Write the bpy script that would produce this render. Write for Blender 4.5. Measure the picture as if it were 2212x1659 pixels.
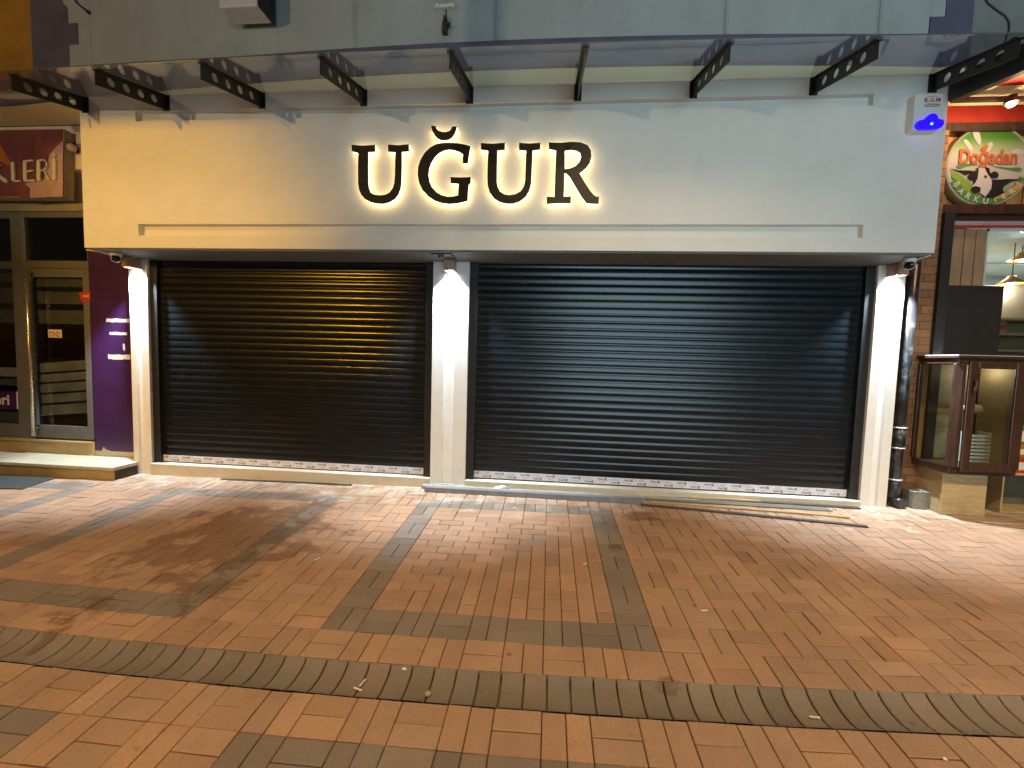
import bpy, math, random
from mathutils import Vector, Matrix
from mathutils.geometry import tessellate_polygon
random.seed(7)
R = math.radians
for o in list(bpy.data.objects):
    bpy.data.objects.remove(o)
sc = bpy.context.scene
col = sc.collection

# ------------------------------------------------------------------ camera
CAMM = ((0.9961075, 0.08347735, 0.02830875), (-0.03320263, 0.05783183, 0.99777406), (-0.08165438, 0.99483014, -0.06037838))
CAMP = Vector((0, 0, 1.5))
FPX = 871.794
cd = bpy.data.cameras.new('camera')
cam = bpy.data.objects.new('camera', cd)
col.objects.link(cam)
rt, up, fw = [Vector(v) for v in CAMM]
cam.matrix_world = Matrix(((rt.x, up.x, -fw.x, 0), (rt.y, up.y, -fw.y, 0), (rt.z, up.z, -fw.z, 1.5), (0, 0, 0, 1)))
cd.sensor_width = 36
cd.lens = 36 * FPX / 2212
cd.clip_start = 0.05
cd.clip_end = 500
sc.camera = cam

# ------------------------------------------------------------------ night sky
w = bpy.data.worlds.new('World')
sc.world = w
w.use_nodes = True
wn = w.node_tree.nodes
bg = wn['Background']
sky = wn.new('ShaderNodeTexSky')
sky.sky_type = 'NISHITA'
sky.sun_disc = False
sky.sun_elevation = R(2)
sky.sun_rotation = R(200)
w.node_tree.links.new(sky.outputs[0], bg.inputs[0])
bg.inputs[1].default_value = 0.012

# ------------------------------------------------------------------ street light (night: no sun)
def lamp(name, kind, loc, energy, color, size=0.1, target=None, angle=60, blend=0.4, parent=None, sy=None):
    l = bpy.data.lights.new(name, kind)
    l.energy = energy
    l.color = color
    if kind == 'AREA':
        l.shape = 'RECTANGLE' if sy else 'SQUARE'
        l.size = size
        if sy: l.size_y = sy
    else:
        l.shadow_soft_size = size
    if kind == 'SPOT':
        l.spot_size = R(angle)
        l.spot_blend = blend
    o = bpy.data.objects.new(name, l)
    col.objects.link(o)
    o.location = loc
    if target is not None:
        d = Vector(target) - Vector(loc)
        o.rotation_euler = d.to_track_quat('-Z', 'Y').to_euler()
    if parent is not None:
        o.location = Vector(loc) - parent.location
        o.parent = parent
    return o

SODIUM = (1.0, 0.50, 0.10)
WARM = (1.0, 0.72, 0.40)
COOL = (0.60, 0.88, 1.0)
lamp('sodium_street_lamp', 'SPOT', (-5.6, -2.7, 4.0), 1160, (1.0, 0.48, 0.02), 0.006, (-4.6, 4.2, 2.3), 43, 0.8)
for lx, le, lc in ((-4.8, 1000, (1.0, 0.67, 0.32)), (0.8, 1260, WARM), (6.2, 1300, WARM)):
    lamp('paving_street_lamp', 'SPOT', (lx, -1.0, 6.8), le * 1.08, lc, 0.15, (lx, 0.9, 0), 88, 0.55)
lamp('facade_fill_light', 'POINT', (-7.5, -6.0, 3.3), 850, (1.0, 0.74, 0.42), 0.02)  # added fill for the fascia top and upper wall, no known lamp
lamp('cool_shop_light', 'SPOT', (3.2, -6.5, 2.0), 2350, COOL, 3.2, (3.2, 4.2, 4.2), 80, 0.9)

sc.view_settings.view_transform = 'Standard'
sc.view_settings.look = 'None'
sc.view_settings.exposure = 0.0
sc.view_settings.gamma = 1.0
sc.cycles.max_bounces = 8
sc.cycles.transparent_max_bounces = 16
sc.cycles.sample_clamp_indirect = 4.0
sc.cycles.use_denoising = True
sc.cycles.caustics_reflective = False
sc.cycles.caustics_refractive = False

# ------------------------------------------------------------------ helpers
def at(u, v, y):
    """pixel of the 2212 px wide photograph -> point on the frontal plane at depth y"""
    d = rt * ((u - 1106) / FPX) + up * (-(v - 829.5) / FPX) + fw
    q = d * (y / d.y)
    return Vector((q.x, q.y, q.z + 1.5))

def gz(x):
    return -0.025 + 0.0105 * x

class MB:
    def __init__(self):
        self.v = []; self.f = []; self.m = []; self.s = []
    def add(self, verts, faces, m=0, smooth=False):
        b = len(self.v)
        self.v += [Vector(p) for p in verts]
        for f in faces:
            self.f.append([b + i for i in f]); self.m.append(m); self.s.append(smooth)
        return self
    def box(self, x0, x1, y0, y1, z0, z1, m=0):
        return self.add([(x, y, z) for x in (x0, x1) for y in (y0, y1) for z in (z0, z1)],
                        [(0, 1, 3, 2), (4, 6, 7, 5), (0, 4, 5, 1), (2, 3, 7, 6), (0, 2, 6, 4), (1, 5, 7, 3)], m)
    def obox(self, c, sx, sy, sz, rz=0, m=0, ry=0, rx=0):
        M = Matrix.Translation(c) @ Matrix.Rotation(rz, 4, 'Z') @ Matrix.Rotation(ry, 4, 'Y') @ Matrix.Rotation(rx, 4, 'X')
        vs = [M @ Vector((x * sx / 2, y * sy / 2, z * sz / 2)) for x in (-1, 1) for y in (-1, 1) for z in (-1, 1)]
        return self.add(vs, [(0, 1, 3, 2), (4, 6, 7, 5), (0, 4, 5, 1), (2, 3, 7, 6), (0, 2, 6, 4), (1, 5, 7, 3)], m)
    def beam(self, p0, p1, wd, ht, m=0):
        """box beam from p0 to p1, width wd horizontally, height ht vertically (bottom on the points)"""
        p0, p1 = Vector(p0), Vector(p1)
        d = (p1 - p0); s = Vector((-d.y, d.x, 0)).normalized() * wd / 2
        u = Vector((0, 0, ht))
        vs = [p0 - s, p0 + s, p0 + s + u, p0 - s + u, p1 - s, p1 + s, p1 + s + u, p1 - s + u]
        return self.add(vs, [(0, 1, 2, 3), (4, 7, 6, 5), (0, 4, 5, 1), (1, 5, 6, 2), (2, 6, 7, 3), (3, 7, 4, 0)], m)
    def prism(self, loops, y0, y1, m=0, ms=None, plane='xz'):
        """closed outlines (first outer, then holes) in x,z pushed from y0 (front) to y1 (back)"""
        def P(p, y):
            if plane == 'xz': return (p[0], y, p[1])
            if plane == 'yz': return (y, p[0], p[1])
            return (p[0], p[1], y)
        ll = [[Vector((p[0], p[1], 0)) for p in l] for l in loops]
        tris = tessellate_polygon(ll)
        flat = [p for l in loops for p in l]
        n = len(flat)
        vs = [P(p, y0) for p in flat] + [P(p, y1) for p in flat]
        self.add(vs, [tuple(t) for t in tris] + [tuple(n + i for i in reversed(t)) for t in tris], m)
        b = len(self.v) - 2 * n
        k = 0
        for l in loops:
            c = len(l)
            for i in range(c):
                a, d = k + i, k + (i + 1) % c
                self.f.append([b + a, b + d, b + n + d, b + n + a]); self.m.append(m if ms is None else ms); self.s.append(False)
            k += c
        return self
    def tube(self, pts, r, n=12, m=0, cap=True):
        pts = [Vector(p) for p in pts]
        rings = []
        prev = None
        rr = r if isinstance(r, (list, tuple)) else [r] * len(pts)
        for i, p in enumerate(pts):
            t = (pts[min(i + 1, len(pts) - 1)] - pts[max(i - 1, 0)]).normalized()
            a = prev if prev is not None else (Vector((0, 0, 1)) if abs(t.z) < 0.9 else Vector((1, 0, 0)))
            x = (a - t * a.dot(t)).normalized()
            prev = x
            y = t.cross(x)
            rings.append([p + (x * math.cos(2 * math.pi * k / n) + y * math.sin(2 * math.pi * k / n)) * rr[i] for k in range(n)])
        vs = [q for rg in rings for q in rg]
        fs = []
        for i in range(len(rings) - 1):
            for k in range(n):
                fs.append((i * n + k, i * n + (k + 1) % n, (i + 1) * n + (k + 1) % n, (i + 1) * n + k))
        self.add(vs, fs, m, True)
        if cap:
            b = len(self.v) - len(vs)
            self.f.append([b + k for k in reversed(range(n))]); self.m.append(m); self.s.append(False)
            e = b + (len(rings) - 1) * n
            self.f.append([e + k for k in range(n)]); self.m.append(m); self.s.append(False)
        return self
    def lathe(self, prof, c=(0, 0, 0), n=24, m=0, axis='z', M=None):
        vs = []
        for (r, h) in prof:
            for k in range(n):
                a = 2 * math.pi * k / n
                p = Vector((r * math.cos(a), r * math.sin(a), h))
                if axis == 'y': p = Vector((p.x, -p.z, p.y))
                if M is not None: p = M @ p
                vs.append(p + Vector(c))
        fs = [(i * n + k, i * n + (k + 1) % n, (i + 1) * n + (k + 1) % n, (i + 1) * n + k) for i in range(len(prof) - 1) for k in range(n)]
        self.add(vs, fs, m, True)
        b = len(self.v) - len(vs)
        if prof[0][0] > 1e-5:
            self.f.append([b + k for k in reversed(range(n))]); self.m.append(m); self.s.append(False)
        if prof[-1][0] > 1e-5:
            e = b + (len(prof) - 1) * n
            self.f.append([e + k for k in range(n)]); self.m.append(m); self.s.append(False)
        return self
    def build(self, name, mats, parent=None, origin=None, bevel=0, seg=2, fix=True):
        if not isinstance(mats, (list, tuple)): mats = [mats]
        if parent is not None:
            org = wloc(parent)
        elif origin is not None:
            org = Vector(origin)
        else:
            xs = [p.x for p in self.v]; ys = [p.y for p in self.v]; zs = [p.z for p in self.v]
            org = Vector(((min(xs) + max(xs)) / 2, (min(ys) + max(ys)) / 2, min(zs)))
        me = bpy.data.meshes.new(name)
        me.from_pydata([tuple(p - org) for p in self.v], [], self.f)
        for mt in mats: me.materials.append(mt)
        me.polygons.foreach_set('material_index', self.m)
        me.polygons.foreach_set('use_smooth', self.s)
        me.update()
        if fix:
            import bmesh
            bm = bmesh.new(); bm.from_mesh(me)
            bmesh.ops.recalc_face_normals(bm, faces=bm.faces[:])
            bm.to_mesh(me); bm.free()
        o = bpy.data.objects.new(name, me)
        col.objects.link(o)
        if parent is not None:
            o.parent = parent
        else:
            o.location = org
        if bevel:
            b = o.modifiers.new('edge', 'BEVEL'); b.width = bevel; b.segments = seg; b.limit_method = 'ANGLE'; b.angle_limit = R(40)
        return o

def wloc(o):
    l = Vector(o.location)
    while o.parent is not None:
        o = o.parent; l = l + Vector(o.location)
    return l

def tag(o, label=None, cat=None, group=None, kind=None):
    if label: o['label'] = label
    if cat: o['category'] = cat
    if group: o['group'] = group
    if kind: o['kind'] = kind
    return o

def thing(name, loc, label, cat, group=None):
    o = bpy.data.objects.new(name, None)
    o.empty_display_size = 0.1
    col.objects.link(o)
    o.location = loc
    return tag(o, label, cat, group)

def copy_tree(o, parent=None):
    c = o.copy()
    col.objects.link(c)
    if parent is not None: c.parent = parent
    for ch in list(o.children):
        copy_tree(ch, c)
    return c

_txt = {}
def text_shape(body, bold=0.0, shear=0.0):
    key = (body, bold, shear)
    if key in _txt: return _txt[key]
    cu = bpy.data.curves.new('t', 'FONT')
    cu.body = body; cu.size = 1; cu.offset = bold; cu.shear = shear; cu.resolution_u = 3
    ob = bpy.data.objects.new('t', cu)
    col.objects.link(ob)
    bpy.context.view_layer.update()
    dg = bpy.context.evaluated_depsgraph_get()
    me = bpy.data.meshes.new_from_object(ob.evaluated_get(dg))
    vs = [Vector((v.co.x, v.co.y)) for v in me.vertices]
    fs = [tuple(p.vertices) for p in me.polygons]
    bpy.data.objects.remove(ob); bpy.data.meshes.remove(me); bpy.data.curves.remove(cu)
    x0 = min(v.x for v in vs); x1 = max(v.x for v in vs); y0 = min(v.y for v in vs); y1 = max(v.y for v in vs)
    vs = [((v.x - x0) / (x1 - x0), (v.y - y0) / (y1 - y0)) for v in vs]
    _txt[key] = (vs, fs, (x1 - x0) / (y1 - y0))
    return _txt[key]

def put_text(mb, body, x0, x1, z0, z1, y, m=0, bold=0.0, flip=False, shear=0.0, slope=0.0):
    vs, fs, _ = text_shape(body, bold, shear)
    out = []
    for a, b in vs:
        if flip: a, b = 1 - a, 1 - b
        out.append((x0 + a * (x1 - x0), y, z0 + b * (z1 - z0) + slope * a))
    mb.add(out, fs, m)

# ------------------------------------------------------------------ materials
def nt(name):
    m = bpy.data.materials.new(name); m.use_nodes = True
    return m, m.node_tree.nodes, m.node_tree.links, m.node_tree.nodes['Principled BSDF']

def mat(name, c, rough=0.6, var=0.12, scale=6, bump=0.0, bscale=60, metal=0.0, spec=0.5, stretch=None, dirt=None, coat=0.0):
    m, n, l, p = nt(name)
    p.inputs['Roughness'].default_value = rough
    p.inputs['Metallic'].default_value = metal
    p.inputs['Specular IOR Level'].default_value = spec
    if coat: p.inputs['Coat Weight'].default_value = coat
    geo = n.new('ShaderNodeNewGeometry')
    src = geo.outputs['Position']
    if stretch:
        mp = n.new('ShaderNodeMapping'); mp.inputs['Scale'].default_value = stretch
        l.new(src, mp.inputs[0]); src = mp.outputs[0]
    nz = n.new('ShaderNodeTexNoise'); nz.inputs['Scale'].default_value = scale; nz.inputs['Detail'].default_value = 8
    nz.inputs['Roughness'].default_value = 0.65
    l.new(src, nz.inputs['Vector'])
    cr = n.new('ShaderNodeValToRGB')
    a = [max(0, x * (1 - var * 1.6)) for x in c]; b = [min(1, x * (1 + var)) for x in c]
    cr.color_ramp.elements[0].position = 0.3; cr.color_ramp.elements[1].position = 0.7
    cr.color_ramp.elements[0].color = (*a, 1); cr.color_ramp.elements[1].color = (*b, 1)
    l.new(nz.outputs['Fac'], cr.inputs[0])
    out = cr.outputs[0]
    if dirt:
        dc, amt, dsc = dirt
        n2 = n.new('ShaderNodeTexNoise'); n2.inputs['Scale'].default_value = dsc; n2.inputs['Detail'].default_value = 10; n2.inputs['Roughness'].default_value = 0.7
        l.new(geo.outputs['Position'], n2.inputs['Vector'])
        r2 = n.new('ShaderNodeValToRGB'); r2.color_ramp.elements[0].position = 0.52; r2.color_ramp.elements[1].position = 0.72
        r2.color_ramp.elements[1].color = (amt, amt, amt, 1)
        l.new(n2.outputs['Fac'], r2.inputs[0])
        mx = n.new('ShaderNodeMix'); mx.data_type = 'RGBA'
        l.new(r2.outputs[0], mx.inputs['Factor']); l.new(out, mx.inputs['A']); mx.inputs['B'].default_value = (*dc, 1)
        out = mx.outputs['Result']
    l.new(out, p.inputs['Base Color'])
    rr = n.new('ShaderNodeMapRange'); rr.inputs['To Min'].default_value = max(0.02, rough - 0.08); rr.inputs['To Max'].default_value = min(1, rough + 0.08)
    l.new(nz.outputs['Fac'], rr.inputs['Value']); l.new(rr.outputs[0], p.inputs['Roughness'])
    if bump:
        n3 = n.new('ShaderNodeTexNoise'); n3.inputs['Scale'].default_value = bscale; n3.inputs['Detail'].default_value = 6
        l.new(src, n3.inputs['Vector'])
        bp = n.new('ShaderNodeBump'); bp.inputs['Strength'].default_value = bump; bp.inputs['Distance'].default_value = 0.004
        l.new(n3.outputs['Fac'], bp.inputs['Height']); l.new(bp.outputs[0], p.inputs['Normal'])
    return m

def emit(name, c, s):
    m, n, l, p = nt(name)
    p.inputs['Base Color'].default_value = (*[x * 0.5 for x in c], 1)
    p.inputs['Emission Color'].default_value = (*c, 1)
    p.inputs['Emission Strength'].default_value = s
    return m

def glass(name, tint=(0.9, 0.93, 0.92), f0=0.05, rough=0.01, haze=0.0):
    """thin sheet: Schlick mirror over a tinted clear body"""
    m, n, l, p = nt(name)
    n.remove(p)
    geo = n.new('ShaderNodeNewGeometry')
    dt = n.new('ShaderNodeVectorMath'); dt.operation = 'DOT_PRODUCT'
    l.new(geo.outputs['Incoming'], dt.inputs[0]); l.new(geo.outputs['Normal'], dt.inputs[1])
    ab = n.new('ShaderNodeMath'); ab.operation = 'ABSOLUTE'; l.new(dt.outputs['Value'], ab.inputs[0])
    om = n.new('ShaderNodeMath'); om.operation = 'SUBTRACT'; om.inputs[0].default_value = 1; l.new(ab.outputs[0], om.inputs[1])
    pw = n.new('ShaderNodeMath'); pw.operation = 'POWER'; pw.inputs[1].default_value = 5; l.new(om.outputs[0], pw.inputs[0])
    ma = n.new('ShaderNodeMath'); ma.operation = 'MULTIPLY_ADD'; ma.inputs[1].default_value = 1 - f0; ma.inputs[2].default_value = f0; l.new(pw.outputs[0], ma.inputs[0])
    tr = n.new('ShaderNodeBsdfTransparent'); tr.inputs[0].default_value = (*tint, 1)
    gl = n.new('ShaderNodeBsdfGlossy'); gl.inputs['Roughness'].default_value = rough; gl.inputs['Color'].default_value = (0.95, 0.95, 0.95, 1)
    mx = n.new('ShaderNodeMixShader'); l.new(ma.outputs[0], mx.inputs[0]); l.new(tr.outputs[0], mx.inputs[1]); l.new(gl.outputs[0], mx.inputs[2])
    last = mx.outputs[0]
    if haze:
        df = n.new('ShaderNodeBsdfDiffuse'); df.inputs[0].default_value = (0.5, 0.5, 0.48, 1)
        m2 = n.new('ShaderNodeMixShader'); m2.inputs[0].default_value = haze
        l.new(last, m2.inputs[1]); l.new(df.outputs[0], m2.inputs[2]); last = m2.outputs[0]
    l.new(last, n['Material Output'].inputs[0])
    return m

def ramp_z(name, stops, z0, z1, rough=0.4):
    """printed vertical colour blend"""
    m, n, l, p = nt(name)
    p.inputs['Roughness'].default_value = rough
    geo = n.new('ShaderNodeNewGeometry'); sp = n.new('ShaderNodeSeparateXYZ'); l.new(geo.outputs['Position'], sp.inputs[0])
    mr = n.new('ShaderNodeMapRange'); mr.inputs['From Min'].default_value = z0; mr.inputs['From Max'].default_value = z1
    l.new(sp.outputs['Z'], mr.inputs['Value'])
    cr = n.new('ShaderNodeValToRGB')
    el = cr.color_ramp.elements
    while len(el) > 1: el.remove(el[0])
    el[0].position = stops[0][0]; el[0].color = (*stops[0][1], 1)
    for t, c in stops[1:]:
        e = el.new(t); e.color = (*c, 1)
    l.new(mr.outputs[0], cr.inputs[0]); l.new(cr.outputs[0], p.inputs['Base Color'])
    return m

def bricks(name, c1, c2, mortar, scale_m=(0.2, 0.06)):
    m, n, l, p = nt(name)
    geo = n.new('ShaderNodeNewGeometry'); sp = n.new('ShaderNodeSeparateXYZ'); l.new(geo.outputs['Position'], sp.inputs[0])
    cb = n.new('ShaderNodeCombineXYZ')
    ad = n.new('ShaderNodeMath'); ad.operation = 'ADD'; l.new(sp.outputs['X'], ad.inputs[0]); l.new(sp.outputs['Y'], ad.inputs[1])
    l.new(ad.outputs[0], cb.inputs['X']); l.new(sp.outputs['Z'], cb.inputs['Y'])
    br = n.new('ShaderNodeTexBrick'); br.inputs['Scale'].default_value = 1
    br.inputs['Brick Width'].default_value = scale_m[0]; br.inputs['Row Height'].default_value = scale_m[1]
    br.inputs['Mortar Size'].default_value = 0.004; br.inputs['Mortar Smooth'].default_value = 0.2
    br.inputs['Color1'].default_value = (*c1, 1); br.inputs['Color2'].default_value = (*c2, 1); br.inputs['Mortar'].default_value = (*mortar, 1)
    br.inputs['Bias'].default_value = 0.0
    l.new(cb.outputs[0], br.inputs['Vector'])
    nz = n.new('ShaderNodeTexNoise'); nz.inputs['Scale'].default_value = 25; nz.inputs['Detail'].default_value = 8
    l.new(geo.outputs['Position'], nz.inputs['Vector'])
    mx = n.new('ShaderNodeMix'); mx.data_type = 'RGBA'; mx.blend_type = 'MULTIPLY'; mx.inputs['Factor'].default_value = 0.7
    mr = n.new('ShaderNodeMapRange'); mr.inputs['To Min'].default_value = 0.4; mr.inputs['To Max'].default_value = 1.5
    l.new(nz.outputs['Fac'], mr.inputs['Value']); l.new(br.outputs['Color'], mx.inputs['A']); l.new(mr.outputs[0], mx.inputs['B'])
    l.new(mx.outputs['Result'], p.inputs['Base Color'])
    p.inputs['Roughness'].default_value = 0.8
    bp = n.new('ShaderNodeBump'); bp.inputs['Strength'].default_value = 0.6; bp.inputs['Distance'].default_value = 0.006; bp.invert = True
    l.new(br.outputs['Fac'], bp.inputs['Height']); l.new(bp.outputs[0], p.inputs['Normal'])
    return m

def planks(name, c, width, gap=(0.02, 0.012, 0.008), rough=0.5):
    m, n, l, p = nt(name)
    geo = n.new('ShaderNodeNewGeometry'); sp = n.new('ShaderNodeSeparateXYZ'); l.new(geo.outputs['Position'], sp.inputs[0])
    dv = n.new('ShaderNodeMath'); dv.operation = 'DIVIDE'; dv.inputs[1].default_value = width; l.new(sp.outputs['X'], dv.inputs[0])
    fl = n.new('ShaderNodeMath'); fl.operation = 'FLOOR'; l.new(dv.outputs[0], fl.inputs[0])
    wn_ = n.new('ShaderNodeTexWhiteNoise'); wn_.noise_dimensions = '1D'; l.new(fl.outputs[0], wn_.inputs['W'])
    mp = n.new('ShaderNodeMapping'); mp.inputs['Scale'].default_value = (30, 30, 2.5); l.new(geo.outputs['Position'], mp.inputs[0])
    nz = n.new('ShaderNodeTexNoise'); nz.inputs['Scale'].default_value = 1.5; nz.inputs['Detail'].default_value = 8; l.new(mp.outputs[0], nz.inputs['Vector'])
    sm = n.new('ShaderNodeMath'); sm.operation = 'MULTIPLY_ADD'; sm.inputs[1].default_value = 0.8; l.new(wn_.outputs['Value'], sm.inputs[0]); l.new(nz.outputs['Fac'], sm.inputs[2])
    cr = n.new('ShaderNodeValToRGB'); cr.color_ramp.elements[0].position = 0.3; cr.color_ramp.elements[1].position = 1.3
    cr.color_ramp.elements[0].color = (*[x * 0.45 for x in c], 1); cr.color_ramp.elements[1].color = (*[min(1, x * 1.5) for x in c], 1)
    l.new(sm.outputs[0], cr.inputs[0]); l.new(cr.outputs[0], p.inputs['Base Color'])
    p.inputs['Roughness'].default_value = rough
    return m

M = {}
M['fascia'] = mat('fascia_paint', (0.80, 0.79, 0.75), 0.55, 0.03, 2.5, 0.12, 90, dirt=((0.62, 0.60, 0.55), 0.25, 3.0))
M['pillar'] = mat('pillar_paint', (0.82, 0.82, 0.81), 0.5, 0.03, 4, 0.10, 60, dirt=((0.6, 0.58, 0.54), 0.3, 5))
M['soffit'] = mat('soffit_paint', (0.16, 0.17, 0.17), 0.6, 0.1, 5)
M['upper'] = mat('upper_plaster', (0.43, 0.46, 0.455), 0.85, 0.07, 1.2, 0.25, 40, dirt=((0.24, 0.25, 0.22), 0.35, 1.4), stretch=(1.6, 1.6, 0.5))
M['yellow_lit_wall'] = mat('yellow_light_paint', (0.84, 0.76, 0.46), 0.6, 0.05, 2.5, 0.1, 60)  # yellow light on the strip above the canopy, painted into the wall colour
M['purple_band'] = mat('purple_paint', (0.125, 0.115, 0.175), 0.6, 0.15, 3, 0.1, 40)
M['grey_wall'] = mat('grey_plaster', (0.25, 0.25, 0.24), 0.85, 0.15, 2, 0.25, 40)
M['neighbour_wall'] = mat('pale_plaster', (0.80, 0.68, 0.58), 0.85, 0.08, 2, 0.2, 40)
M['shutter'] = mat('shutter_aluminium', (0.008, 0.011, 0.015), 0.27, 0.2, 8, spec=0.46)
for _n in M['shutter'].node_tree.nodes:
    if _n.type == 'BSDF_PRINCIPLED':
        for _l in list(_n.inputs['Roughness'].links): M['shutter'].node_tree.links.remove(_l)
        _n.inputs['Roughness'].default_value = 0.195
        _n.inputs['Anisotropic'].default_value = 0.8
        _t = M['shutter'].node_tree.nodes.new('ShaderNodeCombineXYZ'); _t.inputs[0].default_value = 1
        M['shutter'].node_tree.links.new(_t.outputs[0], _n.inputs['Tangent'])
M['rail'] = mat('rail_aluminium', (0.012, 0.013, 0.014), 0.45, 0.2, 8)
M['sill'] = mat('sill_stone', (0.62, 0.58, 0.50), 0.6, 0.10, 6, 0.1, 80, dirt=((0.35, 0.32, 0.27), 0.5, 6))
M['plinth'] = mat('plinth_concrete', (0.36, 0.34, 0.29), 0.85, 0.2, 9, 0.3, 60)
M['film'] = mat('film_white', (0.70, 0.76, 0.90), 0.35, 0.04, 10)
M['ink'] = mat('film_ink', (0.05, 0.05, 0.06), 0.5, 0.02)
M['ink_red'] = mat('film_ink_red', (0.5, 0.05, 0.03), 0.5, 0.02)
M['ink_grey'] = mat('film_ink_grey', (0.52, 0.54, 0.60), 0.5, 0.02)
M['black_metal'] = mat('black_metal', (0.016, 0.015, 0.014), 0.42, 0.2, 20)
M['letter'] = mat('letter_face', (0.045, 0.032, 0.018), 0.30, 0.3, 14, stretch=(0.4, 1, 6))
M['glow'] = emit('letter_glow', (1.0, 0.70, 0.30), 4.4)
M['led'] = emit('lamp_led', (0.86, 0.95, 1.0), 30.0)
M['copper'] = mat('copper_housing', (0.55, 0.36, 0.27), 0.38, 0.08, 20, metal=0.5)
M['white_plastic'] = mat('white_plastic', (0.72, 0.72, 0.72), 0.35, 0.02)
M['lens'] = mat('black_lens', (0.006, 0.006, 0.007), 0.08, 0.0)
M['blue'] = emit('blue_strobe', (0.015, 0.0, 1.0), 1.6)
M['canopy_glass'] = glass('canopy_glass', (0.93, 0.94, 0.95), 0.08, 0.015, 0.03)
M['glass_edge'] = mat('ground_glass_edge', (0.10, 0.12, 0.12), 0.6, 0.1, 20)
M['window_glass'] = glass('window_glass', (0.80, 0.84, 0.84), 0.05, 0.01)
M['cab_glass'] = glass('cabinet_glass', (0.9, 0.92, 0.88), 0.04, 0.01)
M['alu'] = mat('grey_aluminium', (0.165, 0.165, 0.165), 0.45, 0.08, 12, metal=0.25)
M['brass'] = mat('handle_steel', (0.62, 0.55, 0.42), 0.28, 0.05, 10, metal=0.85)
M['purple_wall'] = mat('purple_panel', (0.048, 0.013, 0.082), 0.42, 0.10, 5, 0.05, 50, dirt=((0.05, 0.02, 0.07), 0.5, 9))
M['paper'] = mat('white_paper', (0.70, 0.68, 0.62), 0.7, 0.15, 40)
M['step_top'] = mat('step_marble', (0.62, 0.57, 0.44), 0.35, 0.15, 3, 0, dirt=((0.35, 0.31, 0.22), 0.5, 5))
M['step_side'] = mat('step_face', (0.42, 0.31, 0.14), 0.6, 0.15, 5, 0.15, 70)
M['step_end'] = mat('step_end', (0.05, 0.04, 0.035), 0.7, 0.2, 9, 0.2, 70)
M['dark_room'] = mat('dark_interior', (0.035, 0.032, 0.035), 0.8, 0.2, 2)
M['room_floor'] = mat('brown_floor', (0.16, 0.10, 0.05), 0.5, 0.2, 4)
M['frost'] = mat('frosted_film', (0.14, 0.12, 0.11), 0.7, 0.25, 3)
M['frost_low'] = mat('frosted_film_low', (0.28, 0.25, 0.23), 0.7, 0.3, 2.5)
M['red'] = mat('red_sticker', (0.45, 0.035, 0.02), 0.5, 0.05)
M['sign_maroon'] = mat('sign_maroon', (0.19, 0.060, 0.070), 0.35, 0.35, 2.5)
M['sign_pink'] = mat('sign_pink', (0.55, 0.36, 0.36), 0.35, 0.15, 4)
M['sign_orange'] = mat('sign_orange', (0.50, 0.16, 0.03), 0.35, 0.2, 6)
M['sign_side'] = mat('sign_side', (0.30, 0.27, 0.17), 0.4, 0.1, 6)
M['cream'] = mat('cream_letter', (0.72, 0.70, 0.60), 0.4, 0.04)
M['brick'] = bricks('brick_facing', (0.34, 0.17, 0.07), (0.20, 0.085, 0.04), (0.06, 0.04, 0.025), (0.42, 0.085))
M['dark_wood'] = mat('dark_brown_wood', (0.062, 0.030, 0.020), 0.32, 0.3, 3, 0.1, 40, stretch=(8, 8, 1))
M['dark_board'] = mat('dark_board', (0.020, 0.016, 0.015), 0.5, 0.2, 4)
M['plank_gold'] = planks('gold_plank', (0.46, 0.21, 0.055), 0.085)
M['plank_tan'] = mat('tan_board', (0.34, 0.22, 0.12), 0.6, 0.12, 3, 0.1, 60, stretch=(10, 10, 1))
M['gap'] = mat('dark_gap', (0.03, 0.018, 0.012), 0.8, 0.1)
M['red_fabric'] = mat('red_awning_fabric', (0.42, 0.030, 0.012), 0.7, 0.12, 4, 0.1, 90)
M['plywood'] = mat('plywood', (0.50, 0.38, 0.20), 0.6, 0.15, 3, 0.1, 80, stretch=(3, 3, 14), dirt=((0.25, 0.18, 0.09), 0.4, 4))
M['chip_dark'] = mat('grey_board', (0.12, 0.11, 0.08), 0.7, 0.15, 5)
M['cinder'] = mat('cinder_block', (0.24, 0.235, 0.20), 0.95, 0.25, 25, 0.8, 120)
M['pipe'] = mat('black_pvc', (0.018, 0.018, 0.020), 0.30, 0.3, 12, 0.1, 40, dirt=((0.35, 0.35, 0.36), 0.35, 9))
M['pipe_ring'] = mat('pipe_ring', (0.5, 0.5, 0.52), 0.5, 0.2, 30)
M['strip_metal'] = mat('strip_metal', (0.23, 0.24, 0.29), 0.4, 0.12, 6, metal=0.3, dirt=((0.4, 0.38, 0.36), 0.4, 9))
M['lath_dark'] = mat('lath_dark', (0.070, 0.055, 0.045), 0.7, 0.25, 5, 0.2, 60, stretch=(1, 8, 8))
M['lath_tan'] = mat('lath_tan', (0.46, 0.31, 0.15), 0.7, 0.15, 5, 0.2, 60, stretch=(1, 8, 8))
M['lath_grey'] = mat('lath_grey', (0.17, 0.15, 0.125), 0.8, 0.25, 5, 0.2, 60, stretch=(1, 8, 8))
M['rubber'] = mat('rubber_mat', (0.05, 0.052, 0.052), 0.85, 0.2, 14, 0.5, 120)
M['butt'] = mat('cigarette_paper', (0.80, 0.77, 0.70), 0.7, 0.05)
M['filter'] = mat('cigarette_filter', (0.62, 0.36, 0.12), 0.7, 0.08)
M['pebble'] = mat('pebble', (0.36, 0.31, 0.20), 0.7, 0.2, 60)
M['rust'] = mat('rusty_steel', (0.045, 0.038, 0.03), 0.8, 0.3, 25)
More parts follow.
